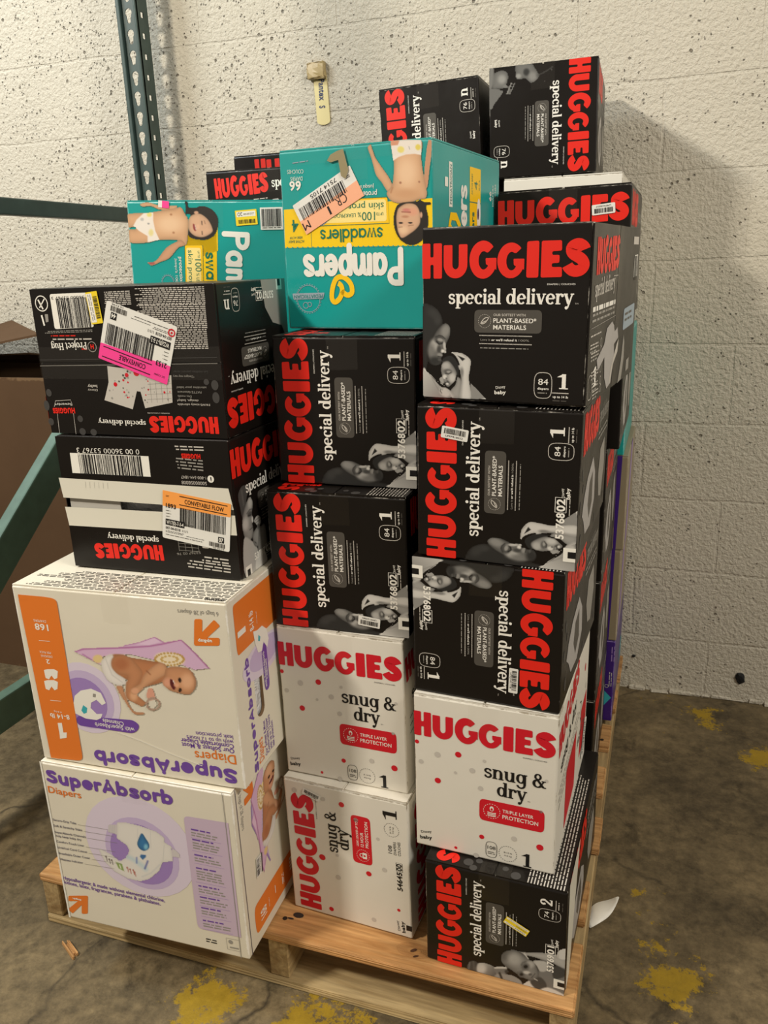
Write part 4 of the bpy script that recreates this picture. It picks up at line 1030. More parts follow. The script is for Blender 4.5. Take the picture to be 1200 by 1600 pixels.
def ua_front_b(mb, F):
    """white carton, side panel with the diaper picture"""
    a = Art(mb, F, ((60, 85), (875, 215), (950, 935), (190, 745)))
    a.R('SuperAbsorb', 92, 176, 628, 268, 43, 'purple', .33, 4); a.T('Diapers', 100, 218, 236, 242, 30, 'orange', .012, 4)
    a.disc(480, 450, 232, 'lilac3', 1, ry=215); a.disc(490, 478, 156, 'lilac2', 2); a.disc(488, 480, 132, 'lilac', 3)
    a.pic(pic_diaper, (307, 661, 339, 598), 5)
    for i, (st, x, y, x2) in enumerate((('Secure-Grip Tabs', 120, 338, 216), ('Soft & Stretchy Sides', 123, 363, 241), ('SuperAbsorb Channels', 128, 390, 256), ('help keep baby dry', 133, 406, 238), ('Comfort-Touch Liner', 136, 430, 250), ('Umbilical Cord Cutout', 140, 455, 262), ('Breathable Outer Cover', 146, 480, 275), ('Wetness Indicator', 150, 505, 246))):
        a.T(st, x, y, x2, y + (x2 - x) * .165, 10, 'navy', .006, 5)
        if i != 3: a.line([(x2 + 6, y + (x2 - x) * .165), (x2 + 130, y + (x2 - x + 124) * .165)], 1.2, 'mid', 6)
    a.T('Hypoallergenic & made without elemental chlorine,', 164, 586, 588, 684, 17, 'purple', .012, 4)
    a.T('lotions, latex, fragrances, parabens & phthalates.', 168, 604, 570, 698, 17, 'purple', .012, 4)
    arrow_logo(a, 182, 656, 84, 76); a.T('up&up', 204, 668, 240, 676, 8, 'paper', .04, 4)
    a.rpoly([(668, 312), (862, 342), (914, 838), (728, 796)], 22, 'panel', 2.6)
    a.poly([(840, 339), (862, 342), (866, 380), (850, 390)], 'panel', 3.2); a.poly([(890, 800), (908, 790), (914, 838), (895, 833)], 'panel', 3.2)
    for i, (y, n) in enumerate(((368, 2), (412, 3), (478, 2), (535, 4), (612, 2), (660, 2), (706, 2), (760, 2))):
        x = 700 + (y - 368) * .125
        a.lines(x, y - 4, x + 92, y + 14, y + 6, 1, 'purple', 5, seed=i, fill=.6); a.lines(x + 1, y + 10, x + 120, y + 34, y + 10 + n * 11, n, 'mid', 5, seed=i + 50, fill=.45)
        a.line([(x, y + 14 + n * 12), (x + 130, y + 40 + n * 12)], 1, 'lilac', 4)
    a.lines(762, 836, 812, 848, 858, 2, 'black', 3, seed=77); a.loop([(848, 838), (904, 850), (910, 898), (855, 886)], 1.6, 'mid', 3); a.disc(868, 856, 9, 'mid', 3); a.lines(864, 872, 902, 880, 886, 1, 'mid', 3)

def ua_side_b(mb, F, vis):
    """white carton, main panel turned on its side"""
    a = Art(mb, F, ((0, 0), (1000 / vis, 0), (1000 / vis, 1000), (0, 1000)))
    arrow_logo(a, 200, 20, 200, 130, False, True)
    a.T('6 bags of 28 diapers', 120, 40, 120, 260, 40, 'mid')
    a.poly([(560, 40), (330, 200), (300, 300), (380, 380), (420, 450), (600, 640), (560, 500), (620, 420), (540, 300)], 'lilac2', 2); a.line([(560, 40), (330, 200), (310, 300), (600, 640)], 14, 'lilac', 3)
    a.disc(560, 190, 55, 'cream', 3, ry=60)
    s_ = [(700, 40), (860, 60), (900, 120), (880, 170), (800, 180), (860, 210), (1000, 230), (1040, 270), (880, 300), (760, 330), (800, 400), (720, 450), (620, 440), (590, 330), (610, 220), (640, 130)]
    a.pic(pic_towelbaby_turned, (280, 1100, 20, 660), 4)
    a.rpoly([(330, 640 + 170), (1900, 300 + 200), (2300, 940), (330, 940)], 30, 'orange', 1) if False else a.rpoly([(180, 760), (2400, 760), (2400, 935), (180, 935)], 60, 'orange', 1)
    a.T('168', 420, 895, 420, 835, 90, 'paper', .02, 4); a.lines(480, 890, 480, 830, 900, 1, 'paper', 4); a.line([(640, 870), (640, 820)], 8, 'paper', 4); a.lines(800, 890, 800, 820, 930, 2, 'paper', 4)
    for k in range(4): a.rpoly([(1000, 800 + k * 22), (1180, 800 + k * 22), (1180, 815 + k * 22), (1000, 815 + k * 22)], 4, 'paper', 4)

def pic_towelbaby_turned():
    rgb, al = photo(pic_towelbaby)
    return np.rot90(rgb, 1)[:, ::-1][:, ::-1], np.rot90(al, 1)[:, ::-1][:, ::-1]

def pampers_front(mb, F):
    a = Art(mb, F, ((100, 120), (835, 40), (829, 951), (155, 940)))
    a.poly([(128, 396), (832, 335), (830, 560), (134, 573)], 'yellow', 1); a.line([(252, 386), (257, 570)], 2, 'green', 2)
    for i in range(60):
        u = i / 59; a.disc(134 + 696 * u, 572 - 12 * u, 4, 'teal', 2) if i % 2 else None
    a.rpoly([(258, 352), (615, 332), (622, 455), (262, 470)], 10, 'gold', 2); a.rpoly([(266, 362), (608, 342), (612, 446), (270, 460)], 14, 'cream', 3)
    a.loop([(258, 352), (618, 332), (624, 456), (262, 472)], 2.5, 'green', 4)
    a.R('swaddlers', 594, 474, 296, 488, 42, 'green', .2, 5)
    a.T('UP TO', 596, 404, 562, 406, 13, 'green', 0, 5); a.T('100', 556, 402, 494, 405, 38, 'green', .0, 5); a.T('%', 490, 405, 474, 406, 22, 'green', 0, 5); a.T('LEAKPROOF', 464, 410, 348, 416, 17, 'green', 0, 5)
    a.T('skin protection', 598, 358, 318, 372, 30, 'green', 0, 5)
    a.T('protection', 566, 304, 440, 312, 24, 'paper', .01, 5); a.T("jusqu'à", 552, 274, 484, 279, 18, 'paper', 0, 5)
    a.T('4', 194, 442, 164, 444, 56, 'green', .01, 5); a.T('ACTIVE BABY', 224, 536, 150, 539, 12, 'green', 0, 5); a.T('BÉBÉ ACTIF', 214, 519, 156, 522, 10, 'green', 0, 5)
    a.T('66', 206, 262, 153, 265, 40, 'paper', .03, 5); a.T('DIAPERS', 214, 240, 158, 243, 18, 'paper', -.006, 5); a.T('COUCHES', 218, 206, 142, 210, 18, 'paper', -.006, 5)
    a.disc(300, 444, 46, 'bluegrey', 5, ry=24, deg=-20); a.lines(330, 434, 266, 460, 452, 2, 'navy', 6)
    a.R('Pampers', 686, 586, 220, 600, 108, 'paper', .30, 5)
    # heart swirl
    hp = Pic.smooth([(398, 770), (424, 790), (446, 778), (440, 738), (408, 708), (376, 712), (358, 748), (352, 800), (366, 822), (388, 806), (400, 774), (396, 748), (380, 736)], 5)[:-5]
    a.line([tuple(q) for q in hp], 24, 'gold', 5)
    a.ring(244, 806, 62, 2.5, 'bluegrey', 3, n=40); a.ring(244, 806, 68, 3, 'bluegrey', 3, dash=1, n=60); a.rpoly([(170, 782), (318, 778), (312, 806), (176, 810)], 2, 'bluegrey', 4); a.T('PEDIATRICIAN', 310, 786, 178, 790, 17, 'tealdk', .012, 5)
    a.ring(232, 836, 14, 3, 'bluegrey', 4); a.ring(250, 832, 10, 3, 'bluegrey', 4)
    a.pic(pic_toddler, (512, 834, 56, 566), 6)
    a.lines(166, 172, 240, 160, 182, 1, 'bluegrey', 3)

def pampers_side(mb, F):
    a = Art(mb, F, ((0, 85), (1000, 85), (1000, 1085), (0, 1085)))
    a.poly([(500, 175), (670, 175), (670, 1000), (500, 1000)], 'gold', 1); a.line([(500, 375), (670, 375)], 5, 'tealdk', 2)
    a.T('4', 620, 300, 620, 250, 60, 'green', 0, 3); a.T('ACTIVE BABY', 545, 330, 545, 210, 24, 'green', 0, 3); a.T('22-37 lb', 655, 300, 655, 240, 20, 'green', 0, 3)
    a.R('Pampers', 460, 935, 460, 290, 105, 'paper', .30, 3); a.T('swaddlers', 570, 760, 570, 430, 50, 'green', .03, 3)
    a.line([(330, 590), (250, 560), (210, 520), (230, 470), (300, 470), (350, 520), (340, 570), (270, 560)], 40, 'gold', 3)
    a.rpoly([(205, 180), (250, 180), (250, 420), (205, 420)], 3, 'paper', 2); a.T('PEDIATRICIAN', 242, 405, 242, 195, 28, 'tealdk', .012, 4)
    a.rpoly([(150, 265), (190, 265), (190, 315), (150, 315)], 6, 'paper', 3); a.disc(640, 440, 34, 'paper', 3, ry=80); a.disc(630, 440, 14, 'navy', 4, ry=30)
    a.T('66', 850, 350, 850, 290, 40, 'paper', .03, 3); a.T('DIAPERS', 890, 380, 890, 250, 26, 'paper', 0, 3); a.T('COUCHES', 930, 390, 930, 240, 26, 'paper', 0, 3)
    a.lines(700, 900, 700, 560, 760, 3, 'paper', 3)

def pampers_front2(mb, F):
    """teal carton turned on its side, child at the left, words reading downwards"""
    a = Art(mb, F, PQ2)
    a.poly([(512, 600), (684, 600), (694, 1400), (528, 1400)], 'yellow', 1); a.poly([(500, 620), (690, 560), (692, 700), (520, 760)], 'yellow', 1)
    a.rpoly([(502, 668), (604, 668), (616, 1300), (516, 1300)], 10, 'gold', 2); a.rpoly([(512, 682), (594, 684), (606, 1300), (526, 1300)], 12, 'cream', 3); a.loop([(503, 669), (606, 669), (618, 1300), (517, 1300)], 2.4, 'green', 4)
    a.R('swaddlers', 620, 704, 634, 1120, 44, 'green', .24, 5)
    a.T('UP TO', 576, 700, 578, 740, 12, 'green', 0, 5); a.T('100', 562, 748, 566, 818, 38, 'green', 0, 5); a.T('% LEAKPROOF', 570, 826, 576, 990, 18, 'green', 0, 5)
    a.T('skin protection', 522, 696, 532, 1010, 30, 'green', 0, 5); a.T('protection', 470, 734, 478, 890, 22, 'paper', .012, 5); a.T("jusqu'à 100%", 448, 744, 454, 900, 15, 'paper', 0, 5)
    a.R('Pampers', 732, 590, 742, 1260, 102, 'paper', .30, 5)
    a.ring(410, 876, 34, 3, 'bluegrey', 5, n=32); a.ring(410, 876, 40, 3, 'bluegrey', 5, dash=1, n=40)
    a.pic(pic_toddler2, (172, 700, 412, 792), 6)
# ------------------------------------------------------------ room
def coords(nt, kind='Object'):
    return node(nt, 'ShaderNodeTexCoord').outputs[kind]

m, nt, b = new_mat('painted_block')
L = nt.links; oc = coords(nt)
mp = node(nt, 'ShaderNodeMapping'); mp.inputs['Rotation'].default_value = (math.radians(-90), 0, 0); mp.inputs['Location'].default_value = (0.19, 0.027, 0)
L.new(oc, mp.inputs[0])
br = node(nt, 'ShaderNodeTexBrick', offset=0.5, i_Scale=1.0)
br.inputs['Brick Width'].default_value = 0.406; br.inputs['Row Height'].default_value = 0.203
br.inputs['Mortar Size'].default_value = 0.0045; br.inputs['Mortar Smooth'].default_value = 0.6
br.inputs['Color1'].default_value = (1, 1, 1, 1); br.inputs['Color2'].default_value = (1, 1, 1, 1); br.inputs['Mortar'].default_value = (0, 0, 0, 1)
dn = node(nt, 'ShaderNodeTexNoise', i_Scale=6.0, i_Detail=3.0); L.new(oc, dn.inputs['Vector'])
dmix = node(nt, 'ShaderNodeMix', data_type='VECTOR'); dmix.inputs[0].default_value = 0.014
L.new(mp.outputs[0], dmix.inputs[4]); L.new(dn.outputs['Color'], dmix.inputs[5]); L.new(dmix.outputs[1], br.inputs['Vector'])
n1 = node(nt, 'ShaderNodeTexNoise', i_Scale=95.0, i_Detail=4.0, i_Roughness=0.65); L.new(oc, n1.inputs['Vector'])
n2 = node(nt, 'ShaderNodeTexNoise', i_Scale=9.0, i_Detail=3.0, i_Roughness=0.6); L.new(oc, n2.inputs['Vector'])
dens = node(nt, 'ShaderNodeMapRange', i_1=0.38, i_2=0.62, i_3=0.97, i_4=0.76); L.new(n2.outputs[0], dens.inputs[0])
sx = node(nt, 'ShaderNodeSeparateXYZ'); L.new(oc, sx.inputs[0])
gx = node(nt, 'ShaderNodeMapRange', i_1=-0.2, i_2=1.3, i_3=0.0, i_4=0.13); L.new(sx.outputs[0], gx.inputs[0])
dsum = node(nt, 'ShaderNodeMath', operation='ADD'); L.new(dens.outputs[0], dsum.inputs[0]); L.new(gx.outputs[0], dsum.inputs[1])
wob = node(nt, 'ShaderNodeMix', data_type='VECTOR'); wob.inputs[0].default_value = 0.009; L.new(oc, wob.inputs[4]); L.new(n1.outputs['Color'], wob.inputs[5])
def pits(scale, rad):
    v = node(nt, 'ShaderNodeTexVoronoi', i_Scale=scale); L.new(wob.outputs[1], v.inputs['Vector'])
    sc = node(nt, 'ShaderNodeSeparateColor'); L.new(v.outputs['Color'], sc.inputs[0])
    pick = node(nt, 'ShaderNodeMath', operation='GREATER_THAN'); L.new(sc.outputs[0], pick.inputs[0]); L.new(dsum.outputs[0], pick.inputs[1])
    rr = node(nt, 'ShaderNodeMath', operation='MULTIPLY_ADD', i_1=rad, i_2=rad * .35); L.new(sc.outputs[1], rr.inputs[0])
    ed = node(nt, 'ShaderNodeMath', operation='SUBTRACT'); L.new(rr.outputs[0], ed.inputs[0]); L.new(v.outputs['Distance'], ed.inputs[1])
    so = node(nt, 'ShaderNodeMapRange', i_1=0.0, i_2=rad * .5); L.new(ed.outputs[0], so.inputs[0])
    m_ = node(nt, 'ShaderNodeMath', operation='MULTIPLY'); L.new(pick.outputs[0], m_.inputs[0]); L.new(so.outputs[0], m_.inputs[1])
    return m_.outputs[0]
pall = node(nt, 'ShaderNodeMath', operation='MAXIMUM'); L.new(pits(80.0, .27), pall.inputs[0]); L.new(pits(150.0, .38), pall.inputs[1])
h1 = node(nt, 'ShaderNodeMath', operation='MULTIPLY_ADD', i_1=-1.6); L.new(pall.outputs[0], h1.inputs[0]); L.new(n1.outputs[0], h1.inputs[2])
h2 = node(nt, 'ShaderNodeMath', operation='MULTIPLY_ADD', i_1=0.19); L.new(br.outputs['Color'], h2.inputs[0]); L.new(h1.outputs[0], h2.inputs[2])
bp = node(nt, 'ShaderNodeBump', i_Strength=0.9, i_Distance=0.009); L.new(h2.outputs[0], bp.inputs['Height']); L.new(bp.outputs[0], b.inputs['Normal'])
lg = node(nt, 'ShaderNodeTexNoise', i_Scale=2.2, i_Detail=4.0); L.new(oc, lg.inputs['Vector'])
cr = node(nt, 'ShaderNodeMix', data_type='RGBA'); L.new(lg.outputs[0], cr.inputs[0])
cr.inputs[6].default_value = (*s2l((197, 190, 172)), 1); cr.inputs[7].default_value = (*s2l((214, 207, 190)), 1)
dk = node(nt, 'ShaderNodeMix', data_type='RGBA'); L.new(pall.outputs[0], dk.inputs[0]); L.new(cr.outputs[2], dk.inputs[6]); dk.inputs[7].default_value = (*s2l((138, 130, 114)), 1)
L.new(dk.outputs[2], b.inputs['Base Color'])
b.inputs['Roughness'].default_value = 0.62; b.inputs['Specular IOR Level'].default_value = 0.25

m, nt, b = new_mat('old_concrete')
L = nt.links; oc = coords(nt)
na = node(nt, 'ShaderNodeTexNoise', i_Scale=3.2, i_Detail=10.0, i_Roughness=0.74); L.new(oc, na.inputs['Vector'])
nb = node(nt, 'ShaderNodeTexNoise', i_Scale=34.0, i_Detail=8.0, i_Roughness=0.76); L.new(oc, nb.inputs['Vector'])
ns = node(nt, 'ShaderNodeTexNoise', i_Scale=11.0, i_Detail=6.0, i_Roughness=0.7, i_Distortion=0.6); L.new(oc, ns.inputs['Vector'])
c1 = node(nt, 'ShaderNodeValToRGB'); L.new(na.outputs[0], c1.inputs[0])
c1.color_ramp.elements[0].position = 0.36; c1.color_ramp.elements[0].color = (*s2l((78, 68, 50)), 1)
c1.color_ramp.elements[1].position = 0.64; c1.color_ramp.elements[1].color = (*s2l((130, 114, 84)), 1)
c2 = node(nt, 'ShaderNodeMapRange', i_1=0.32, i_2=0.70, i_3=0.50, i_4=1.35); L.new(nb.outputs[0], c2.inputs[0])
c3 = node(nt, 'ShaderNodeMapRange', i_1=0.56, i_2=0.70, i_3=1.0, i_4=0.50); L.new(ns.outputs[0], c3.inputs[0])
c4 = node(nt, 'ShaderNodeMath', operation='MULTIPLY'); L.new(c2.outputs[0], c4.inputs[0]); L.new(c3.outputs[0], c4.inputs[1])
mu = node(nt, 'ShaderNodeMix', data_type='RGBA', blend_type='MULTIPLY'); mu.inputs[0].default_value = 1; L.new(c1.outputs[0], mu.inputs[6]); L.new(c4.outputs[0], mu.inputs[7])
# worn yellow paint: left-over patches at known places
acc = None
for (x, y, r, w) in ((0.62, -0.09, 0.22, 1.15), (0.40, -0.07, 0.14, 1.05), (0.78, -0.16, 0.20, 1.15), (0.45, -0.20, 0.20, 1.1), (1.16, 0.22, 0.14, 1.05), (1.19, 0.06, 0.14, 1.0), (1.12, 0.36, 0.12, .75), (1.25, 1.12, 0.22, .75), (1.38, 0.97, 0.18, .8), (1.12, 1.18, .14, .6)):
    dv = node(nt, 'ShaderNodeVectorMath', operation='DISTANCE'); L.new(oc, dv.inputs[0]); dv.inputs[1].default_value = (x, y, 0)
    f = node(nt, 'ShaderNodeMapRange', i_1=0.0, i_2=r, i_3=w, i_4=0.0); L.new(dv.outputs['Value'], f.inputs[0])
    if acc is None: acc = f.outputs[0]
    else:
        mx = node(nt, 'ShaderNodeMath', operation='MAXIMUM'); L.new(acc, mx.inputs[0]); L.new(f.outputs[0], mx.inputs[1]); acc = mx.outputs[0]
yn = node(nt, 'ShaderNodeTexNoise', i_Scale=15.0, i_Detail=9.0, i_Roughness=0.80); L.new(oc, yn.inputs['Vector'])
ya = node(nt, 'ShaderNodeMath', operation='MULTIPLY_ADD', i_1=0.36); L.new(acc, ya.inputs[0]); L.new(yn.outputs[0], ya.inputs[2])
ym = node(nt, 'ShaderNodeMapRange', i_1=0.735, i_2=0.775); L.new(ya.outputs[0], ym.inputs[0])
yc = node(nt, 'ShaderNodeMix', data_type='RGBA'); L.new(nb.outputs[0], yc.inputs[0]); yc.inputs[6].default_value = (*s2l((116, 96, 34)), 1); yc.inputs[7].default_value = (*s2l((190, 156, 40)), 1)
fm = node(nt, 'ShaderNodeMix', data_type='RGBA'); L.new(ym.outputs[0], fm.inputs[0]); L.new(mu.outputs[2], fm.inputs[6]); L.new(yc.outputs[2], fm.inputs[7])
# cracks
vr = node(nt, 'ShaderNodeTexVoronoi', feature='DISTANCE_TO_EDGE', i_Scale=1.3); 
wn = node(nt, 'ShaderNodeTexNoise', i_Scale=5.0, i_Detail=5.0); L.new(oc, wn.inputs['Vector'])
wm = node(nt, 'ShaderNodeMix', data_type='VECTOR'); wm.inputs[0].default_value = 0.12; L.new(oc, wm.inputs[4]); L.new(wn.outputs['Color'], wm.inputs[5]); L.new(wm.outputs[1], vr.inputs['Vector'])
ck = node(nt, 'ShaderNodeMapRange', i_1=0.0, i_2=0.006, i_3=0.75, i_4=0.0); L.new(vr.outputs['Distance'], ck.inputs[0])
cg = node(nt, 'ShaderNodeMapRange', i_1=0.45, i_2=0.6); L.new(na.outputs[0], cg.inputs[0])
ckm = node(nt, 'ShaderNodeMath', operation='MULTIPLY'); L.new(ck.outputs[0], ckm.inputs[0]); L.new(cg.outputs[0], ckm.inputs[1])
cf = node(nt, 'ShaderNodeMix', data_type='RGBA'); L.new(ckm.outputs[0], cf.inputs[0]); L.new(fm.outputs[2], cf.inputs[6]); cf.inputs[7].default_value = (0.012, 0.010, 0.008, 1)
L.new(cf.outputs[2], b.inputs['Base Color'])
rg = node(nt, 'ShaderNodeMapRange', i_1=0.3, i_2=0.7, i_3=0.45, i_4=0.8); L.new(nb.outputs[0], rg.inputs[0]); L.new(rg.outputs[0], b.inputs['Roughness'])
b.inputs['Specular IOR Level'].default_value = 0.3
bp = node(nt, 'ShaderNodeBump', i_Strength=0.5, i_Distance=0.004); L.new(nb.outputs[0], bp.inputs['Height']); L.new(bp.outputs[0], b.inputs['Normal'])

mb = MB(); mb.box(-4.0, 4.0, -4.5, 1.30, -0.10, 0.0, 'old_concrete'); tag(mb.build('floor'), kind='structure')
mb = MB(); mb.box(-4.0, 4.0, 1.244, 1.44, -0.02, 3.6, 'painted_block'); wall = tag(mb.build('wall_back'), kind='structure')
# ragged line of mortar smears where the wall meets the slab
R = random.Random(5)
bmx = MB()
pts = []
x = 1.04
while x < 1.9:
    w = R.uniform(0.02, 0.06); d = R.uniform(0.003, 0.014); h = R.uniform(0.004, 0.012)
    bmx.bevel_box(x, x + w, 1.244 - d, 1.246, 0.0, h, 'painted_block', r=0.002, seg=1, jitter=0.0015, seed=int(x * 1000)); x += w * R.uniform(0.7, 1.4)
tag(bmx.build('trim_1'), kind='structure')

# ------------------------------------------------------------ wood
def wood(name, rgb1, rgb2, axis):
    m, nt, b = new_mat(name); L = nt.links; oc = coords(nt)
    mp = node(nt, 'ShaderNodeMapping'); mp.inputs['Scale'].default_value = (1.3, 16, 16) if axis == 'x' else (16, 1.3, 16); L.new(oc, mp.inputs[0])
    n = node(nt, 'ShaderNodeTexNoise', i_Scale=2.2, i_Detail=8.0, i_Roughness=0.62, i_Distortion=1.2); L.new(mp.outputs[0], n.inputs['Vector'])
    w = node(nt, 'ShaderNodeTexNoise', i_Scale=9.0, i_Detail=4.0, i_Distortion=0.4); L.new(mp.outputs[0], w.inputs['Vector'])
    r = node(nt, 'ShaderNodeValToRGB'); L.new(n.outputs[0], r.inputs[0])
    r.color_ramp.elements[0].position = 0.33; r.color_ramp.elements[0].color = (*s2l(rgb2), 1)
    r.color_ramp.elements[1].position = 0.60; r.color_ramp.elements[1].color = (*s2l(rgb1), 1)
    f = node(nt, 'ShaderNodeMapRange', i_1=0.35, i_2=0.7, i_3=0.78, i_4=1.10); L.new(w.outputs[0], f.inputs[0])
    lo = node(nt, 'ShaderNodeTexNoise', i_Scale=5.0, i_Detail=2.0); L.new(oc, lo.inputs['Vector'])
    lf = node(nt, 'ShaderNodeMapRange', i_1=0.3, i_2=0.7, i_3=0.86, i_4=1.08); L.new(lo.outputs[0], lf.inputs[0])
    mm = node(nt, 'ShaderNodeMath', operation='MULTIPLY'); L.new(f.outputs[0], mm.inputs[0]); L.new(lf.outputs[0], mm.inputs[1])
    x = node(nt, 'ShaderNodeMix', data_type='RGBA', blend_type='MULTIPLY'); x.inputs[0].default_value = 1; L.new(r.outputs[0], x.inputs[6]); L.new(mm.outputs[0], x.inputs[7])
    L.new(x.outputs[2], b.inputs['Base Color']); b.inputs['Roughness'].default_value = 0.6; b.inputs['Specular IOR Level'].default_value = 0.25
    bp = node(nt, 'ShaderNodeBump', i_Strength=0.35, i_Distance=0.002); L.new(n.outputs[0], bp.inputs['Height']); L.new(bp.outputs[0], b.inputs['Normal'])
wood('oak_board', (212, 164, 108), (168, 120, 70), 'x')
wood('pale_board', (196, 172, 126), (160, 134, 90), 'x')
wood('stringer_wood', (190, 164, 118), (146, 118, 78), 'y')
ink('nail_steel', (60, 52, 46), rough=0.5, metal=0.6)
ink('ink_knot', (70, 40, 20), rough=.7); ink('ink_grain', (164, 116, 68), rough=.7); ink('ink_stain', (50, 40, 34), rough=.8)

pal = empty('pallet', (0, 0, 0))
tag(pal, 'worn oak shipping pallet on the concrete floor carrying the whole stack of diaper cartons', 'pallet')
H_P = 0.1134
BY = [(0.0, 0.135), (0.185, 0.285), (0.375, 0.475), (0.555, 0.655), (0.735, 0.835), (0.915, 1.015), (1.080, 1.219)]
for i, (y0, y1) in enumerate(BY):
    mb = MB(); R = random.Random(i)
    e = R.uniform(-0.004, 0.006)
    mb.bevel_box(0.0, 1.016 + (e if i else 0), y0, y1, H_P - 0.0165, H_P - 0.0009, 'oak_board', r=0.003, seg=2, cuts=5, jitter=0.0006, seed=i)
    F = Fr((0, y1, H_P - 0.0006), (1, 0, 0), (0, -1, 0), 1.016, y1 - y0)
    for xx in (0.025, 0.508, 0.99):
        for k in (0.28, 0.72):
            mb.disc(F, (xx + R.uniform(-.008, .008)) / 1.016, k, 0.0045, 'nail_steel', 2, n=10)
    if i == 0:
        for (a, t, rx, ry) in ((0.515, 0.25, .008, .005), (0.52, 0.62, .010, .006), (0.535, .12, .007, .003), (.51, .70, .006, .002)): mb.disc(F, a, t, rx, 'ink_stain', 3, ry=ry, n=12)
        mb.disc(F, 0.735, 0.72, .006, 'ink_knot', 3, ry=.003, n=14, deg=-40); mb.disc(F, 0.742, .80, .005, 'ink_knot', 3, ry=.002, n=10, deg=-30)
        for k in range(5): mb.ring(F, 0.735, 0.72, .013 + k * .004, .0005, 'ink_grain', 3, ry=.007 + k * .002, n=24)
        mb.disc(F, 0.055, 0.55, .008, 'ink_stain', 3, ry=.004, n=10)
    mb.build('deck_board', pal)
for i, (x0, x1) in enumerate(((0.0, 0.038), (0.489, 0.527), (0.978, 1.016))):
    mb = MB(); mb.bevel_box(x0, x1, 0.004, 1.215, 0.0172, H_P - 0.0172, 'stringer_wood', r=0.002, seg=1)
    mb.build('stringer', pal)
for i, (y0, y1) in enumerate(((0.0, 0.125), (0.36, 0.46), (0.74, 0.84), (1.095, 1.219))):
    mb = MB(); mb.bevel_box(0.002, 1.014, y0, y1, 0.0005, 0.0165, 'pale_board', r=0.002, seg=1, cuts=4, jitter=0.0008, seed=30 + i); mb.build('bottom_board', pal)

# ------------------------------------------------------------ cartons
TH = 0.0022
def frames(w, h, d):
    return dict(
        front=Fr((-w / 2, 0, h), (1, 0, 0), (0, 0, -1), w, h),
        right=Fr((w / 2, 0, h), (0, 1, 0), (0, 0, -1), d, h),
        left=Fr((-w / 2, d, h), (0, -1, 0), (0, 0, -1), d, h),
        back=Fr((w / 2, d, h), (-1, 0, 0), (0, 0, -1), w, h),
        top=Fr((-w / 2, d, h), (1, 0, 0), (0, -1, 0), w, d))

def plate(mb, F, a0, a1, t0, t1, th, mat):
    P = [F.O + F.U * (a * F.w) + F.D * (t * F.h) - F.N * z for z in (0, th) for a, t in ((a0, t1), (a1, t1), (a1, t0), (a0, t0))]
    mb.tri(P, [(0, 1, 2, 3), (7, 6, 5, 4), (0, 4, 5, 1), (1, 5, 6, 2), (2, 6, 7, 3), (3, 7, 4, 0)], mat)

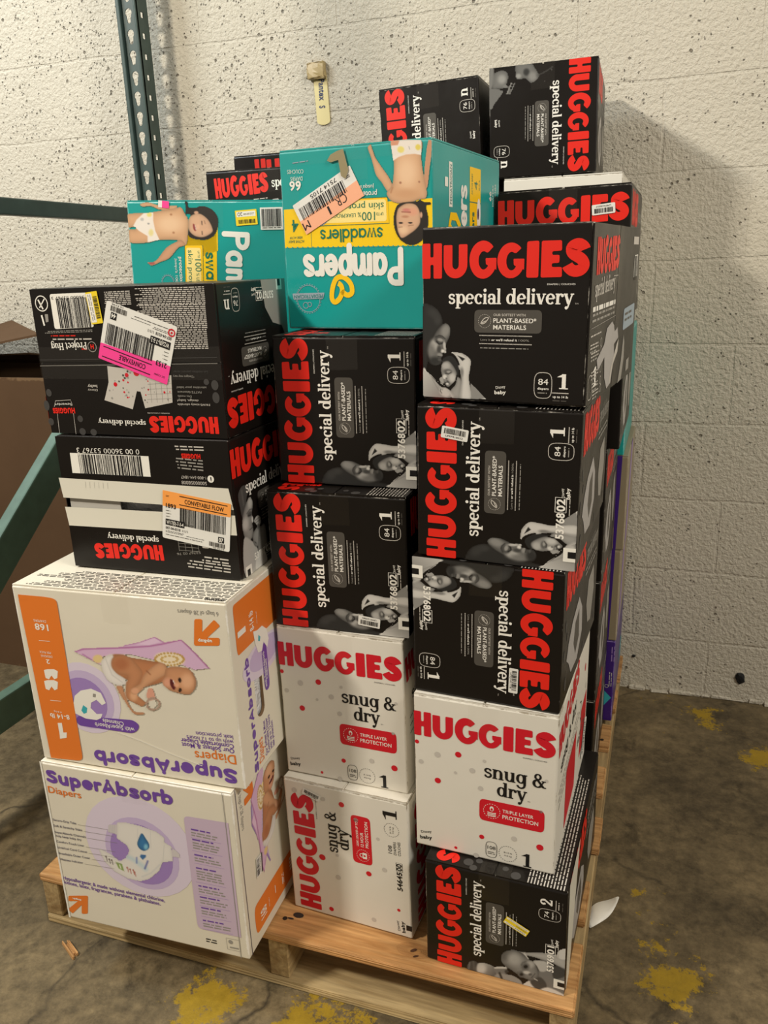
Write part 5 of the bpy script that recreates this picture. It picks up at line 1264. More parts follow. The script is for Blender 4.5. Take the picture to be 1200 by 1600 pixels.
def carton(name, label, group, pos, yaw, lean, dims, card, art, flap=('top', 'v'), gap=0.003, drop=None, tape=True, hole=None, cat='box'):
    w, h, d = dims
    lz = abs(math.sin(math.radians(lean))) * w / 2
    M = Matrix.Translation((pos[0], pos[1], pos[2] + lz)) @ Matrix.Rotation(math.radians(yaw), 4, 'Z') @ Matrix.Rotation(math.radians(lean), 4, 'Y')
    root = empty(name, pos, M)
    tag(root, label, cat, group)
    FR = frames(w, h, d)
    b = [-w / 2, w / 2, 0, d, 0, h]
    if flap:
        if flap[0] == 'top': b[5] -= TH
        if flap[0] == 'front': b[2] += TH
        if flap[0] == 'right': b[1] -= TH
        if flap[0] == 'left': b[0] += TH
    body = MB()
    dr = []
    if drop == 'front': dr = [(0, -1, 0)]
    if hole: dr = [(1, 0, 0)]
    body.bevel_box(*b, card, r=0.0028, seg=2, drop=dr)
    if hole:
        F = FR['right']; a0, a1, t0, t1 = hole
        r_ = 0.0028
        outer = [F.O + F.U * a + F.D * t for a, t in ((r_, r_), (F.w - r_, r_), (F.w - r_, F.h - r_), (r_, F.h - r_))]
        inn = []
        rx = (a1 - a0) / 2 * F.w; cx = (a0 + a1) / 2 * F.w; ya = t0 * F.h + rx; yb = t1 * F.h - rx
        for k in range(13): inn.append((cx + rx * math.cos(math.pi + math.pi * k / 12), ya + rx * math.sin(math.pi + math.pi * k / 12)))
        for k in range(13): inn.append((cx + rx * math.cos(math.pi * k / 12), yb + rx * math.sin(math.pi * k / 12)))
        I3 = [F.O + F.U * a + F.D * t for a, t in inn]
        tr = tessellate_polygon([outer, I3]); allp = outer + I3
        fs = []
        for t_ in tr:
            n_ = (allp[t_[1]] - allp[t_[0]]).cross(allp[t_[2]] - allp[t_[0]])
            fs.append(t_ if n_.dot(F.N) > 0 else t_[::-1])
        body.tri(allp, fs, card)
        n_ = len(I3); rim = I3 + [p - F.N * 0.005 for p in I3]
        body.tri(rim, [(k, (k + 1) % n_, n_ + (k + 1) % n_, n_ + k) for k in range(n_)], 'ink_kraft')
    for side, fn in art.items():
        if flap and side == flap[0]: continue
        fn(body, FR[side])
    body.build('carton_body', root)
    if flap:
        F = FR[flap[0]]; pr = MB()
        if flap[0] in art: art[flap[0]](pr, F)
        g = gap / 2 / (F.w if flap[1] == 'v' else F.h)
        if flap[1] == 'v':
            mid = F.O + F.U * (F.w / 2); A, B_ = pr.split(lambda c: (c - mid).dot(F.U) < 0)
            plate(A, F, 0.004, 0.5 - g, 0.004, 0.996, TH, card); plate(B_, F, 0.5 + g, 0.996, 0.004, 0.996, TH, card)
        else:
            mid = F.O + F.D * (F.h / 2); A, B_ = pr.split(lambda c: (c - mid).dot(F.D) < 0)
            plate(A, F, 0.004, 0.996, 0.004, 0.5 - g, TH, card); plate(B_, F, 0.004, 0.996, 0.5 + g, 0.996, TH, card)
        A.build('flap', root); B_.build('flap', root)
        if tape:
            tp = MB(); tw = 0.024
            if flap[1] == 'v':
                f0 = F.crop(0.5 - tw / F.w, 0.5 + tw / F.w, 0.0, 1.0)
            else:
                f0 = F.crop(0, 1, 0.5 - tw / F.h, 0.5 + tw / F.h)
            P = [f0.p(0, 1, 9), f0.p(1, 1, 9), f0.p(1, 0, 9), f0.p(0, 0, 9)]
            tp.tri(P, [(0, 1, 2, 3)], 'clear_tape')
            if flap == ('top', 'v'):
                f1 = FR['front'].crop(0.5 - tw / w, 0.5 + tw / w, 0, 0.05 / h)
                tp.tri([f1.p(0, 1, 14), f1.p(1, 0.97, 14), f1.p(1, 0, 14), f1.p(0, 0, 14)], [(0, 1, 2, 3)], 'clear_tape')
            tp.build('packing_tape', root)
    return root, FR

def sticker(root, F, a, t, w, h, deg, draw, name='shipping_label', r=0.004, base='paper_label', lift=0.0024, label=None):
    f = F.sub(a, t, w, h, deg, lift * 0.5)
    mb = MB()
    mb.rrect(f, 0, 1, 0, 1, r, base, 1)
    mb.sub = MB()
    draw(mb, f)
    o = mb.build(name, root)
    if mb.sub.v: mb.sub.build('barcode', o)
    if label: o['label'] = label
    return o

def lbl_route(col, route, line, bay, code, words):
    def fn(mb, F):
        a = Art(mb, F, ((0, 0), (1000, 0), (1000, 690), (0, 690)))
        a.rpoly([(0, 0), (1000, 0), (1000, 190), (0, 225)], 14, col, 2)
        a.line([(250, 40), (950, 40)], 12, 'black', 4); a.line([(250, 160), (950, 160)], 12, 'black', 4)
        a.T(words, 330, 132, 330 + 38 * len(words), 132, 62, 'black', .015, 4)
        a.T('DPT' if col == 'peach' else 'DC CONV', 50, 84, 50 + (50 if col == 'peach' else 150), 84, 24, 'black', 0, 4)
        a.T(route, 50, 236, 200, 236, 62, 'black', .03, 4)
        a.bars(260, 200, 950, 200, 250, 46, 'black', 4, seed=len(words))
        for i in range(3): a.lines(52, 270 + i * 42, 130, 270 + i * 42, 288 + i * 42, 1, 'grey', 4, seed=i)
        a.poly([(48, 400), (330, 400), (330, 488), (48, 488)], 'black', 4); a.T(code, 62, 470, 316, 470, 54, 'paper', .01, 5)
        a.T('007-04-0318', 50, 548, 270, 548, 38, 'black', .01, 4); a.T(line, 300, 548, 380, 548, 36, 'grey', 0, 4)
        a.lines(350, 420, 470, 420, 452, 2, 'grey', 4); a.lines(50, 566, 330, 566, 600, 2, 'grey', 4, seed=4); a.lines(50, 620, 640, 620, 640, 1, 'grey', 4, seed=5); a.lines(360, 590, 660, 590, 604, 1, 'black', 4, seed=6)
        a.poly([(830, 500), (915, 500), (915, 582), (830, 582)], 'black', 4); a.T(bay, 842, 570, 904, 570, 56, 'paper', .03, 5)
        a.bars(700, 594, 930, 594, 62, 34, 'grey', 4, seed=9); a.T('10 E748' if col == 'pink' else '10 0219', 760, 682, 920, 682, 20, 'grey', 0, 4)
        if col == 'pink':
            a.ring(62, 600, 40, 15, 'crimson', 5); a.disc(62, 600, 14, 'crimson', 5)
    return fn

def lbl_lpn(txt, ticks=True):
    def fn(mb, F):
        a = Art(mb, F, ((0, 0), (1000, 0), (1000, 400), (0, 400)))
        a.bars(100, 60, 900, 60, 190, 26, 'black', 3, seed=len(txt) * 7 + ord(txt[-1])); a.T(txt, 180, 345, 820, 345, 66, 'black', .005, 3)
    return fn

def lbl_clear(mb, F):
    a = Art(mb, F, ((0, 0), (1000, 0), (1000, 380), (0, 380)))
    a.poly([(30, 30), (970, 30), (970, 120), (30, 120)], 'paper', 2)
    a.T('Clearance', 80, 108, 520, 108, 70, 'grey', .01, 3); a.lines(560, 60, 900, 60, 110, 2, 'mid', 3)
    a.lines(80, 170, 560, 170, 240, 2, 'grey', 3, seed=2); a.poly([(30, 270), (970, 270), (970, 350), (30, 350)], 'paper', 2); a.lines(80, 285, 900, 285, 335, 2, 'mid', 3, seed=3)

SDL = 'black diaper cartons'
# ---- right column, bottom to top
root, FR = carton('diaper_carton', 'black size 2 carton with yellow clearance sticker, bottom of the right column', SDL, (.885, .026, H_P), -1.9, 0, (.225, .1975, .383), 'black_card',
    dict(front=lambda mb, F: (sd_front(mb, F.rot('ccw'), '74', '2', ('53769', '01'), None, 20), Art(mb, F, ((-466, -903), (1106, -517), (1078, 621), (-438, 169))).pic(pic_infant, (0, 1110, 60, 640))),
         top=sd_top, right=lambda mb, F: (sd_flank(mb, F), Art(mb, F, ((0, 0), (1000, 0), (1000, 1000), (0, 1000))).poly([(40, 0), (330, 0), (120, 1000), (30, 1000)], 'bandwhite', 4))))
sticker(root, FR['front'], .66, .43, .040, .0145, 206, lbl_clear, 'clearance_sticker', .0008, 'ink_tagyellow', label='yellow clearance sticker')

root, FR = carton('diaper_carton', 'white carton with red lozenge, second from the bottom of the right column', 'white diaper cartons', (.861, .055, .3120), -2.0, .2, (.222, .2760, .342), 'white_card',
    dict(front=snug_front, right=snug_side))
sticker(root, FR['right'], .90, .80, .075, .036, -62, lbl_lpn('LPFP418551'), 'barcode_label', .003)

root, FR = carton('diaper_carton', 'black carton whose wordmark reads downwards, third from the bottom of the right column', SDL, (.861, .061, .5885), -3.2, .4, (.222, .2195, .339), 'black_card',
    dict(front=lambda mb, F: sd_front(mb, F.rot('cw'), '84', '1', ('53768', '02'), 'mother', 20), right=lambda mb, F: sd_flank(mb, F), top=sd_top))
sticker(root, FR['front'], .695, .80, .040, .0135, 91, lbl_lpn('LPFJ141118'), 'barcode_sticker', .002)

root, FR = carton('diaper_carton', 'black carton with barcode sticker on its red wordmark, second from top of right column', SDL, (.873, .064, .8085), -1.7, .9, (.225, .2205, .343), 'black_card',
    dict(front=lambda mb, F: sd_front(mb, F.rot('ccw'), '84', '1', ('53768', '02'), 'mother', 30), right=sd_flank, top=sd_top))
sticker(root, FR['front'], .243, .175, .038, .0165, 8, lbl_lpn('LPFP418552'), 'barcode_sticker', .002)

root, FR = carton('diaper_carton', 'black carton standing upright with wordmark level across it, top of the right column', SDL, (.879, .073, 1.0335), -6.5, .8, (.224, .2245, .35), 'black_card',
    dict(front=lambda mb, F: sd_front(mb, F, '84', '1', None, 'mother', 0), right=sd_end), flap=('right', 'v'))

# ---- middle column
root, FR = carton('diaper_carton', 'white carton whose red wordmark reads upwards, bottom of the middle column', 'white diaper cartons', (.626, .063, H_P), -3.4, -.7, (.227, .271, .335), 'white_card',
    dict(front=lambda mb, F: snug_front(mb, F.rot('ccw'), 1), right=lambda mb, F: snug_front(mb, F.rot('ccw'), 1)))
sticker(root, FR['front'], .235, .085, .034, .0125, 17, lbl_lpn('LPFP133980'), 'barcode_sticker', .001)
root, FR = carton('diaper_carton', 'white carton standing upright, second from the bottom of the middle column', 'white diaper cartons', (.621, .083, .3865), -1.8, -.2, (.22, .2755, .338), 'white_card',
    dict(front=snug_front, right=snug_side))
root, FR = carton('diaper_carton', 'black carton of the middle column with barcode sticker over the mother photo', SDL, (.624, .088, .6635), 1.3, .1, (.226, .2265, .343), 'black_card',
    dict(front=lambda mb, F: sd_front(mb, F.rot('ccw'), '84', '1', ('53768', '02'), 'mother', 30), right=sd_flank, top=sd_top))
sticker(root, FR['front'], .715, .905, .036, .0165, 186, lbl_lpn('LPFP133981'), 'barcode_sticker', .002)
root, FR = carton('diaper_carton', 'black carton without stickers directly under the teal carton of the middle column', SDL, (.630, .129, .8915), 2.5, .6, (.223, .2265, .343), 'black_card',
    dict(front=lambda mb, F: sd_front(mb, F.rot('ccw'), '84', '1', ('53768', '02'), 'mother', 25), right=sd_flank, top=sd_top))

root, FR = carton('diaper_carton', 'teal carton upside down with a torn orange and white label, top of the middle column', 'teal diaper cartons', (.629, .210, 1.1215), -4.6, .4, (.248, .2635, .344), 'teal_card',
    dict(front=pampers_front, right=lambda mb, F: pampers_side(mb, F)))
ink('ink_tapebits', (150, 138, 104), rough=.3)
def lbl_cr(mb, F):
    a = Art(mb, F, ((0, 0), (1000, 0), (1000, 420), (0, 420)))
    a.poly([(0, 0), (1000, 0), (1000, 190), (0, 215)], 'salmon', 2)
    a.T('CR', 230, 175, 400, 175, 120, 'black', -.004, 4); a.T('1', 520, 150, 550, 150, 120, 'black', -.004, 4); a.T('M', 880, 150, 990, 150, 110, 'black', 0, 4)
    a.bars(190, 160, 960, 175, 165, 40, 'black', 3, seed=21); a.T('7514 7105', 260, 400, 700, 400, 54, 'black', 0, 4); a.lines(60, 300, 150, 300, 340, 2, 'grey', 4)
sticker(root, FR['front'], .325, .285, .112, .048, 153, lbl_cr, 'shipping_label', .0015, label='torn orange and white shipping label')
mb = MB(); F = FR['front']
for a0, a1, t0, t1 in ((0.0, .985, .0, .09), (0.0, .13, .09, .97)): mb.tri([F.p(a0, t1, 20), F.p(a1, t1 - .02, 20), F.p(a1, t0, 20), F.p(a0, t0, 20)], [(0, 1, 2, 3)], 'clear_tape')
mb.build('side_tape', root)
mb = MB(); mb.poly(F, [(.335, .075), (.36, .045), (.40, .03), (.445, .02), (.475, .13), (.455, .175), (.425, .16), (.41, .075), (.36, .085)], 'ink_tapebits', 24); mb.build('torn_tape', root)

# ---- left column
root, FR = carton('diaper_carton', 'white carton with the violet diaper picture, bottom of the left column on the pallet', 'large white cartons with violet lettering', (.313, -.069, H_P), 1.4, -.5, (.36, .324, .32), 'cream_card',
    dict(front=ua_front_b, right=lambda mb, F: ua_side_b(mb, F, .53)))
for sd_, a0_, a1_, mt_ in (('front', .955, .958, 'ink_mid'), ('front', 0.0, .010, 'ink_paper'), ('right', .03, .034, 'ink_navy')):
    mb = MB(); mb.rect(FR[sd_], a0_, a1_, 0, 1, mt_, 6); mb.build('glued_seam', root)
def lbl_small(mb, F):
    a = Art(mb, F, ((0, 0), (1000, 0), (1000, 600), (0, 600))); a.bars(60, 60, 940, 60, 240, 22, 'black', 3, seed=5); a.T('LPFP133975', 100, 420, 900, 420, 80, 'black', 0, 3); a.poly([(0, 500), (1000, 500), (1000, 600), (0, 600)], 'black', 3)
sticker(root, FR['right'], .19, .565, .036, .022, -84, lbl_small, 'barcode_sticker', .001)

root, FR = carton('diaper_carton', 'white carton upside down with towel baby picture and hand hole, left column', 'large white cartons with violet lettering', (.322, -.060, .4395), 1.9, -.6, (.377, .3155, .32), 'cream_card',
    dict(front=ua_front_a, right=lambda mb, F: ua_side_a(mb, F, .46), top=ua_top), hole=(.19, .275, .40, .72))
# soft pack of diapers behind the hand hole
pk = MB(); c = root.matrix_world @ Vector((.377 / 2 - .042, .085, .0035))
pk.bevel_box(-.034, .034, -.078, .12, 0.0, .285, 'plastic_film', r=.02, seg=3, cuts=2, jitter=.0035, seed=3)
o = pk.build('diaper_pack', None, smooth=True); o.matrix_world = Matrix.Translation(c) @ Matrix.Rotation(math.radians(1.9), 4, 'Z')
tag(o, 'white plastic diaper pack seen through the hand hole of the white carton', 'diaper pack')

def l2_front(mb, F):
    a = Art(mb, F, ((38, 70), (905, 100), (970, 785), (155, 715)))
    a.poly([(66, 280), (906, 335), (932, 440), (92, 378)], 'bandwhite', 1); a.poly([(100, 424), (938, 468), (948, 565), (124, 516)], 'bandwhite', 1)
    a.T('0 00 36000 53767 3', 464, 140, 152, 130, 24, 'paper', -.005, 3)
    a.poly([(120, 156), (512, 174), (524, 276), (135, 256)], 'paper', 2); a.bars(160, 162, 478, 174, 96, 44, 'black', 4, seed=31)
    a.T('HUGGIES', 768, 166, 674, 162, 20, 'red', .05, 3); a.lines(786, 152, 640, 146, 126, 2, 'pale', 3, seed=8); a.lines(784, 252, 650, 238, 196, 4, 'mid', 3, seed=9)
    a.T('1-800-544-1847', 796, 276, 674, 270, 14, 'pale', 0, 3); a.T('50000058008', 800, 302, 676, 296, 16, 'pale', 0, 3); a.disc(820, 288, 16, 'paper', 3); a.T('i', 823, 278, 817, 278, 20, 'black', .02, 5)
    a.S('special delivery', 566, 576, 312, 556, 20, 'paper', 3)
    a.logo(582, 612, 244, 600, 78)
    for i in range(4): a.line([(660 + i * 2, 585 + i * 17), (758 + i * 2, 592 + i * 17)], 1.6, 'mid', 3)
    for i in range(4): a.line([(660 + i * 32, 585 + i * 2), (668 + i * 32, 640 + i * 2)], 1.6, 'mid', 3)
    for i in range(3): a.rpoly([(776 + i * 46, 590 + i * 4), (808 + i * 46, 593 + i * 4), (812 + i * 46, 628 + i * 4), (780 + i * 46, 625 + i * 4)], 4, 'pale', 3); a.poly([(786 + i * 46, 600 + i * 4), (802 + i * 46, 602 + i * 4), (794 + i * 46, 618 + i * 4)], 'black', 4)
    a.T('53767 02 76', 770, 642, 655, 650, 11, 'mid', 0, 3)
    a.lines(908, 708, 770, 690, 676, 2, 'pale', 3, seed=10); a.lines(918, 750, 700, 720, 706, 3, 'pale', 3, seed=11)
    for i in range(6): a.line([(200 + i * 22, 300 + i), (203 + i * 22, 330 + i)], 1, 'mid', 4)
root, FR = carton('diaper_carton', 'black carton with white flap band and orange topped shipping label, left column', SDL, (.336, .024, .7575), .8, -.4, (.308, .219, .227), 'black_card',
    dict(left=lambda mb, F: sd_front(mb, F, '76', 'n', ('53767', '02'), 'woman', 20), front=l2_front, right=lambda mb, F: sd_front(mb, F, '76', 'n', ('53767', '02'), 'woman', 20)), flap=('front', 'h'), gap=.017, drop='front', tape=False)
sticker(root, FR['front'], .780, .575, .117, .078, 8, lbl_route('peach', '1893', '1/1/1', '07', 'W17(0)-7-3-4', 'CONVEYABLE FLOW'), label='white shipping label with an orange band')
mb = MB(); F = FR['front']
for a0_, a1_ in ((.02, .33), (.62, .99)):
    mb = MB(); plate(mb, Fr(F.O - F.N * .006, F.U, F.D, F.w, F.h), a0_, a1_, .40, .62, .002, 'ink_inner'); mb.build('inner_flap', root)
pk = MB(); pk.bevel_box(-.13, .13, 0, .18, 0, .20, 'plastic_film', r=.02, seg=3, cuts=2, jitter=.003, seed=8)
o = pk.build('diaper_pack', None, smooth=True); o.matrix_world = root.matrix_world @ Matrix.Translation((0, .022, .004)); 
tag(o, 'grey plastic diaper pack seen through the flap gap of the white banded black carton', 'diaper pack')

def l1_front(mb, F):
    a = Art(mb, F, ((55, 60), (870, 40), (945, 720), (175, 690)))
    a.rpoly([(150, 84), (322, 78), (350, 230), (178, 238)], 10, 'paper', 2); a.bars(178, 104, 318, 98, 118, 30, 'black', 4, seed=33); a.T('0 36000 53767 3', 322, 91, 158, 96, 11, 'black', 0, 4)
    a.ring(116, 125, 30, 4, 'paper', 3); a.line([(100, 108), (124, 150)], 7, 'paper', 3); a.line([(128, 104), (108, 144)], 5, 'paper', 3)
    a.line([(118, 176), (132, 222)], 8, 'paper', 3); a.rpoly([(132, 172), (146, 172), (150, 205), (138, 208)], 2, 'mid', 3)
    a.S('Project Hug', 318, 296, 162, 300, 20, 'paper', 3); a.T('HUGGIES', 320, 322, 298, 322, 7, 'red', .03, 3); a.ring(344, 316, 20, 3, 'mid', 3); a.T('H', 350, 306, 336, 306, 18, 'red', .04, 4)
    a.lines(342, 288, 150, 288, 276, 1, 'pale', 3, seed=2); a.lines(270, 272, 160, 272, 262, 1, 'red', 3, seed=3); a.lines(344, 252, 130, 258, 240, 2, 'mid', 3, seed=4)
    a.lines(512, 134, 396, 138, 78, 8, 'pale', 3, seed=5, fill=.5); a.lines(510, 190, 400, 190, 150, 5, 'mid', 3, seed=6)
    a.lines(836, 132, 530, 136, 66, 9, 'pale', 3, seed=7, fill=.5); a.lines(846, 240, 540, 240, 146, 13, 'pale', 3, seed=8, fill=.5); a.lines(852, 330, 560, 330, 252, 10, 'pale', 3, seed=9, fill=.5, ragged=.4)
    a.line([(116, 372), (890, 366)], 2, 'dot', 3); a.line([(118, 398), (892, 392)], 2, 'mid', 3)
    a.poly([(412, 400), (692, 442), (700, 560), (582, 584), (560, 512), (544, 510), (528, 588), (404, 548), (420, 470)], 'pale', 2)
    R = random.Random(3)
    for k in range(46):
        x, y = R.uniform(420, 690), R.uniform(420, 560)
        if 530 < x < 580 and y > 500: continue
        a.disc(x, y, R.uniform(2, 5), R.choice(('mid', 'mid', 'crimson', 'grey')), 3)
    for k in range(4): a.line([(600 + k * 24, 470), (610 + k * 24, 560)], 1.5, 'mid', 3); a.line([(590, 480 + k * 22), (695, 476 + k * 22)], 1.5, 'mid', 3)
    a.disc(498, 440, 9, 'crimson', 3); a.disc(540, 430, 14, 'crimson', 3); a.disc(450, 480, 9, 'crimson', 3)
    for x, y, r, q in ((160, 515, 14, 16), (152, 570, 14, 22), (174, 640, 14, 16), (300, 628, 14, 14), (312, 683, 16, 15), (360, 686, 16, 14), (845, 472, 12, 12), (882, 486, 16, 20), (888, 540, 16, 22)): a.disc(x, y, r, 'dot', 2, ry=q)
    a.T('HUGGIES', 274, 582, 178, 582, 22, 'red', .05, 3); a.T('Rewards+', 262, 560, 186, 560, 11, 'paper', 0, 3); a.line([(186, 576), (190, 550), (256, 546), (264, 570)], 2, 'pale', 3); a.line([(200, 606), (212, 690)], 2, 'pale', 3); a.line([(270, 604), (284, 694)], 2, 'pale', 3)
    a.T('Disney', 372, 500, 330, 500, 9, 'pale', 0, 3); a.T('baby', 370, 482, 328, 482, 12, 'pale', .02, 3)
    a.logo(896, 622, 596, 615, 72); a.S('special delivery', 586, 640, 378, 630, 15, 'paper', 3); a.T('DIAPERS | COUCHES', 688, 604, 592, 602, 5, 'pale', 0, 3)
    for i, (st, x0, x1, y, c) in enumerate((('PAWS-itively adorable', 862, 722, 574, 'pale'), ('design, baby!', 812, 720, 556, 'pale'), ('Des motifs', 782, 722, 538, 'mid'), ('PATTE-faitement', 824, 720, 520, 'mid'), ('adorables pour bébé!', 846, 716, 500, 'mid'), ('*Designs may vary', 792, 700, 452, 'mid'), ('Les modèles peuvent varier', 850, 700, 432, 'dot'))): a.T(st, x0, y - 8, x1, y - 10, 9, c, 0, 3)
root, FR = carton('diaper_carton', 'black carton upside down with a pink and white conveyable label, top of the left column', SDL, (.326, .033, .978), .4, -.2, (.318, .2215, .227), 'black_card',
    dict(left=lambda mb, F: sd_front(mb, F.rot(180), '76', 'n', ('53767', '02'), None, 20), front=l1_front, right=lambda mb, F: (sd_front(mb, F.rot(180), '76', 'n', ('53767', '02'), None, 20), Art(mb, F, ((0, 0), (1000, 0), (1000, 1000), (0, 1000))).poly([(620, 0), (1000, 0), (1000, 480), (900, 330), (760, 300), (660, 190)], 'mid', 1))), flap=('front', 'h'))
sticker(root, FR['front'], .572, .365, .121, .088, 199, lbl_route('pink', '2153', '1/1/1', '44', 'W22(0)-7-3-2', 'CONVEYABLE'), label='white shipping label with a pink band')
def lbl_yel(mb, F):
    a = Art(mb, F, ((0, 0), (1000, 0), (1000, 420), (0, 420))); a.poly([(50, 210), (950, 210), (950, 400), (50, 400)], 'paper', 2); a.bars(150, 40, 850, 40, 150, 22, 'black', 3, seed=2); a.lines(80, 240, 900, 240, 380, 2, 'mid', 3, seed=3)
sticker(root, FR['front'], .362, .135, .046, .0205, 85, lbl_yel, 'price_sticker', .001, 'ink_tagyellow', label='yellow price sticker')

# ---- second row
PQ2 = ((170, 414), (1154, 407), (1178, 1535), (259, 1490))
root, FR = carton('diaper_carton', 'teal carton lying on its side behind left column, smiling child at its left end', 'teal diaper cartons', (.25, .42, .9745), 6.0, 2.5, (.345, .36, .26), 'teal_card',
    dict(front=pampers_front2))
def lbl_tag(mb, F):
    a = Art(mb, F, ((0, 0), (1000, 0), (1000, 640), (0, 640))); a.poly([(60, 60), (940, 60), (940, 280), (60, 280)], 'paper', 2); a.T('C/C', 110, 240, 330, 240, 150, 'black', .02, 3); a.lines(380, 130, 880, 130, 220, 2, 'grey', 3); a.bars(120, 400, 900, 400, 170, 22, 'black', 3, seed=8)
def lbl_bar(mb, F):
    a = Art(mb, F, ((0, 0), (1000, 0), (1000, 900), (0, 900))); a.bars(60, 60, 940, 60, 700, 30, 'black', 3, seed=14); a.lines(80, 790, 920, 790, 860, 1, 'grey', 3)
sticker(root, FR['front'], .702, .085, .0425, .0265, -4, lbl_tag, 'price_sticker', .001, 'ink_tagyellow', label='yellow and white price sticker')
sticker(root, FR['front'], .845, .09, .044, .0385, -1, lbl_bar, 'barcode_sticker', .0005)
sticker(root, FR['front'], .225, .020, .022, .0125, 6, lambda mb, F: mb.rect(F, .35, 1, 0, 1, 'ink_pink', 2), 'pink_tag', .0005, label='pink and white tag end')

root, FR = carton('diaper_carton', 'black carton showing only wide red wordmark behind the top right column carton', SDL, (.902, .502, 1.107), -.6, -.6, (.225, .224, .343), 'black_card',
    dict(front=lambda mb, F: sd_front(mb, F, '84', '1', None, 'mother', 20), right=sd_flank))
sticker(root, FR['front'], .80, .175, .038, .0165, 176, lbl_lpn('LPFP418557'), 'barcode_sticker', .002)
GSL = 'glossy cartons seen edge on at the right side of the pallet'
def plain_side(mb, F):
    a = Art(mb, F, ((0, 0), (1000, 0), (1000, 1000), (0, 1000))); a.lines(30, 840, 200, 840, 900, 2, 'pale', 2); a.disc(60, 870, 20, 'pale', 2)
carton('diaper_carton', 'black carton edge between the right column and the thin teal edge', SDL, (.902, .50, .8815), 0, 0, (.223, .2255, .343), 'black_card', dict(front=plain_side, right=sd_flank), tape=False)
for i, (nm, x) in enumerate((('upper', .885), ('middle', .884), ('lowest', .884))):
    z = .625 - i * .256 + .0003
    carton('diaper_carton', 'black carton edge behind the right column, the %s of three' % nm, SDL, (x, .49, z), 0, 0, (.218, .2555, .343), 'black_card', dict(right=sd_flank, front=plain_side), tape=False)

def violet_front(mb, F):
    a = Art(mb, F, ((0, 0), (1000, 0), (1000, 1000), (0, 1000)))
    a.poly([(860, 560), (985, 700), (880, 860), (760, 900), (720, 700)], 'aqua', 2); a.ring(935, 560, 18, 5, 'pale', 2); a.lines(950, 560, 950, 380, 600, 2, 'pale', 2); a.lines(960, 250, 960, 60, 300, 2, 'lilac', 2)
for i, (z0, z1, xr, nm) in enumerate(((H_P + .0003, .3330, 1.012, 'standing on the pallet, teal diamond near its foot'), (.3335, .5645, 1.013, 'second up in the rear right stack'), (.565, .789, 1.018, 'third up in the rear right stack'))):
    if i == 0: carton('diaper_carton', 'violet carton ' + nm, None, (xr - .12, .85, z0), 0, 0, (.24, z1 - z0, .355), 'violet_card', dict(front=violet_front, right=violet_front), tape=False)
    else: carton('diaper_carton', 'carton with painted beige reflection and a violet stripe, ' + nm, 'cartons with painted beige reflection at the rear right', (xr - .12, .85, z0), 0, 0, (.24, z1 - z0, .355), 'beige_reflection_card', dict(front=lambda mb, F: mb.poly(F, [(.90, 0), (.945, 0), (.925, 1), (.90, 1)], 'ink_violet', 2), right=lambda mb, F: mb.poly(F, [(0.4, 0), (.6, 0), (.3, 1), (.1, 1)], 'ink_lilac', 2)), tape=False)
carton('diaper_carton', 'thin teal edge of a carton with a magenta panel, rear right above the violet cartons', 'teal diaper cartons', (.886, .85, .7895), 0, 0, (.242, .27, .355), 'teal_card',
    dict(front=lambda mb, F: (mb.rect(F, .80, .99, .39, .57, 'ink_magenta', 2), mb.rect(F, .80, .93, .90, .93, 'ink_black', 2), mb.text(F, 'S', .88, .74, .06, 'ink_paper', 2))), tape=False)
carton('diaper_carton', 'pale grey white carton whose top edge shows under the rear right black carton', 'white diaper cartons', (.852, .858, 1.060), 0, 0, (.246, .3225, .345), 'white_card', {}, tape=False)

# ---- back row
root, FR = carton('diaper_carton', 'topmost black carton at the right against the wall, wordmark reading downwards', SDL, (.8094, .8631, 1.3835), 2.3, -.8, (.222, .215, .33), 'black_card',
    dict(front=lambda mb, F: (sd_front(mb, F.rot('cw'), '76', 'n', None, None, 20), Art(mb, F, ((80, 320), (1780, 60), (1700, 1900), (200, 2060))).pic(pic_cuddle, (60, 1100, 200, 1010))), right=sd_flank))
carton('diaper_carton', 'black carton half hidden behind the big teal carton, left of the topmost black one', SDL, (.573, .850, 1.3552), 0.5, -2.2, (.221, .224, .300), 'black_card',
    dict(front=lambda mb, F: sd_front(mb, F.rot('ccw'), '76', 'n', None, None, 20), ))
def b1(mb, F):
    a = Art(mb, F, ((0, 0), (1000, 0), (1000, 1000), (0, 1000)))
    a.logo(70, 262, 490, 230, 165); a.S('special delivery', 515, 180, 960, 160, 52, 'paper'); a.lines(370, 275, 480, 268, 290, 1, 'pale')
    a.T('PAWS-itively adorable', 150, 340, 350, 335, 24, 'pale', .02); a.poly([(430, 400), (520, 290), (560, 285), (600, 380), (620, 600), (400, 600)], 'silver', 2); a.poly([(640, 270), (740, 260), (740, 420), (640, 420)], 'silver', 2)
root, FR = carton('diaper_carton', 'black carton with a small complete wordmark behind the teal carton lying on its side', SDL, (.24, .72, 1.2028), 0, .4, (.313, .222, .222), 'black_card', dict(front=b1))
for t0_, t1_ in ((.45, .62), (.75, .95)):
    mb = MB(); mb.rect(FR['left'], .9, .99, t0_, t1_, 'ink_pink', 3); mb.build('pink_tag', root)
carton('diaper_carton', 'black carton showing just tops of red letters, behind the small wordmark carton', SDL, (.168, .99, 1.2688), 0, 0, (.313, .222, .222), 'black_card',
    dict(front=lambda mb, F: Art(mb, F, ((0, 0), (1000, 0), (1000, 1000), (0, 1000))).logo(190, 300, 960, 290, 215)))
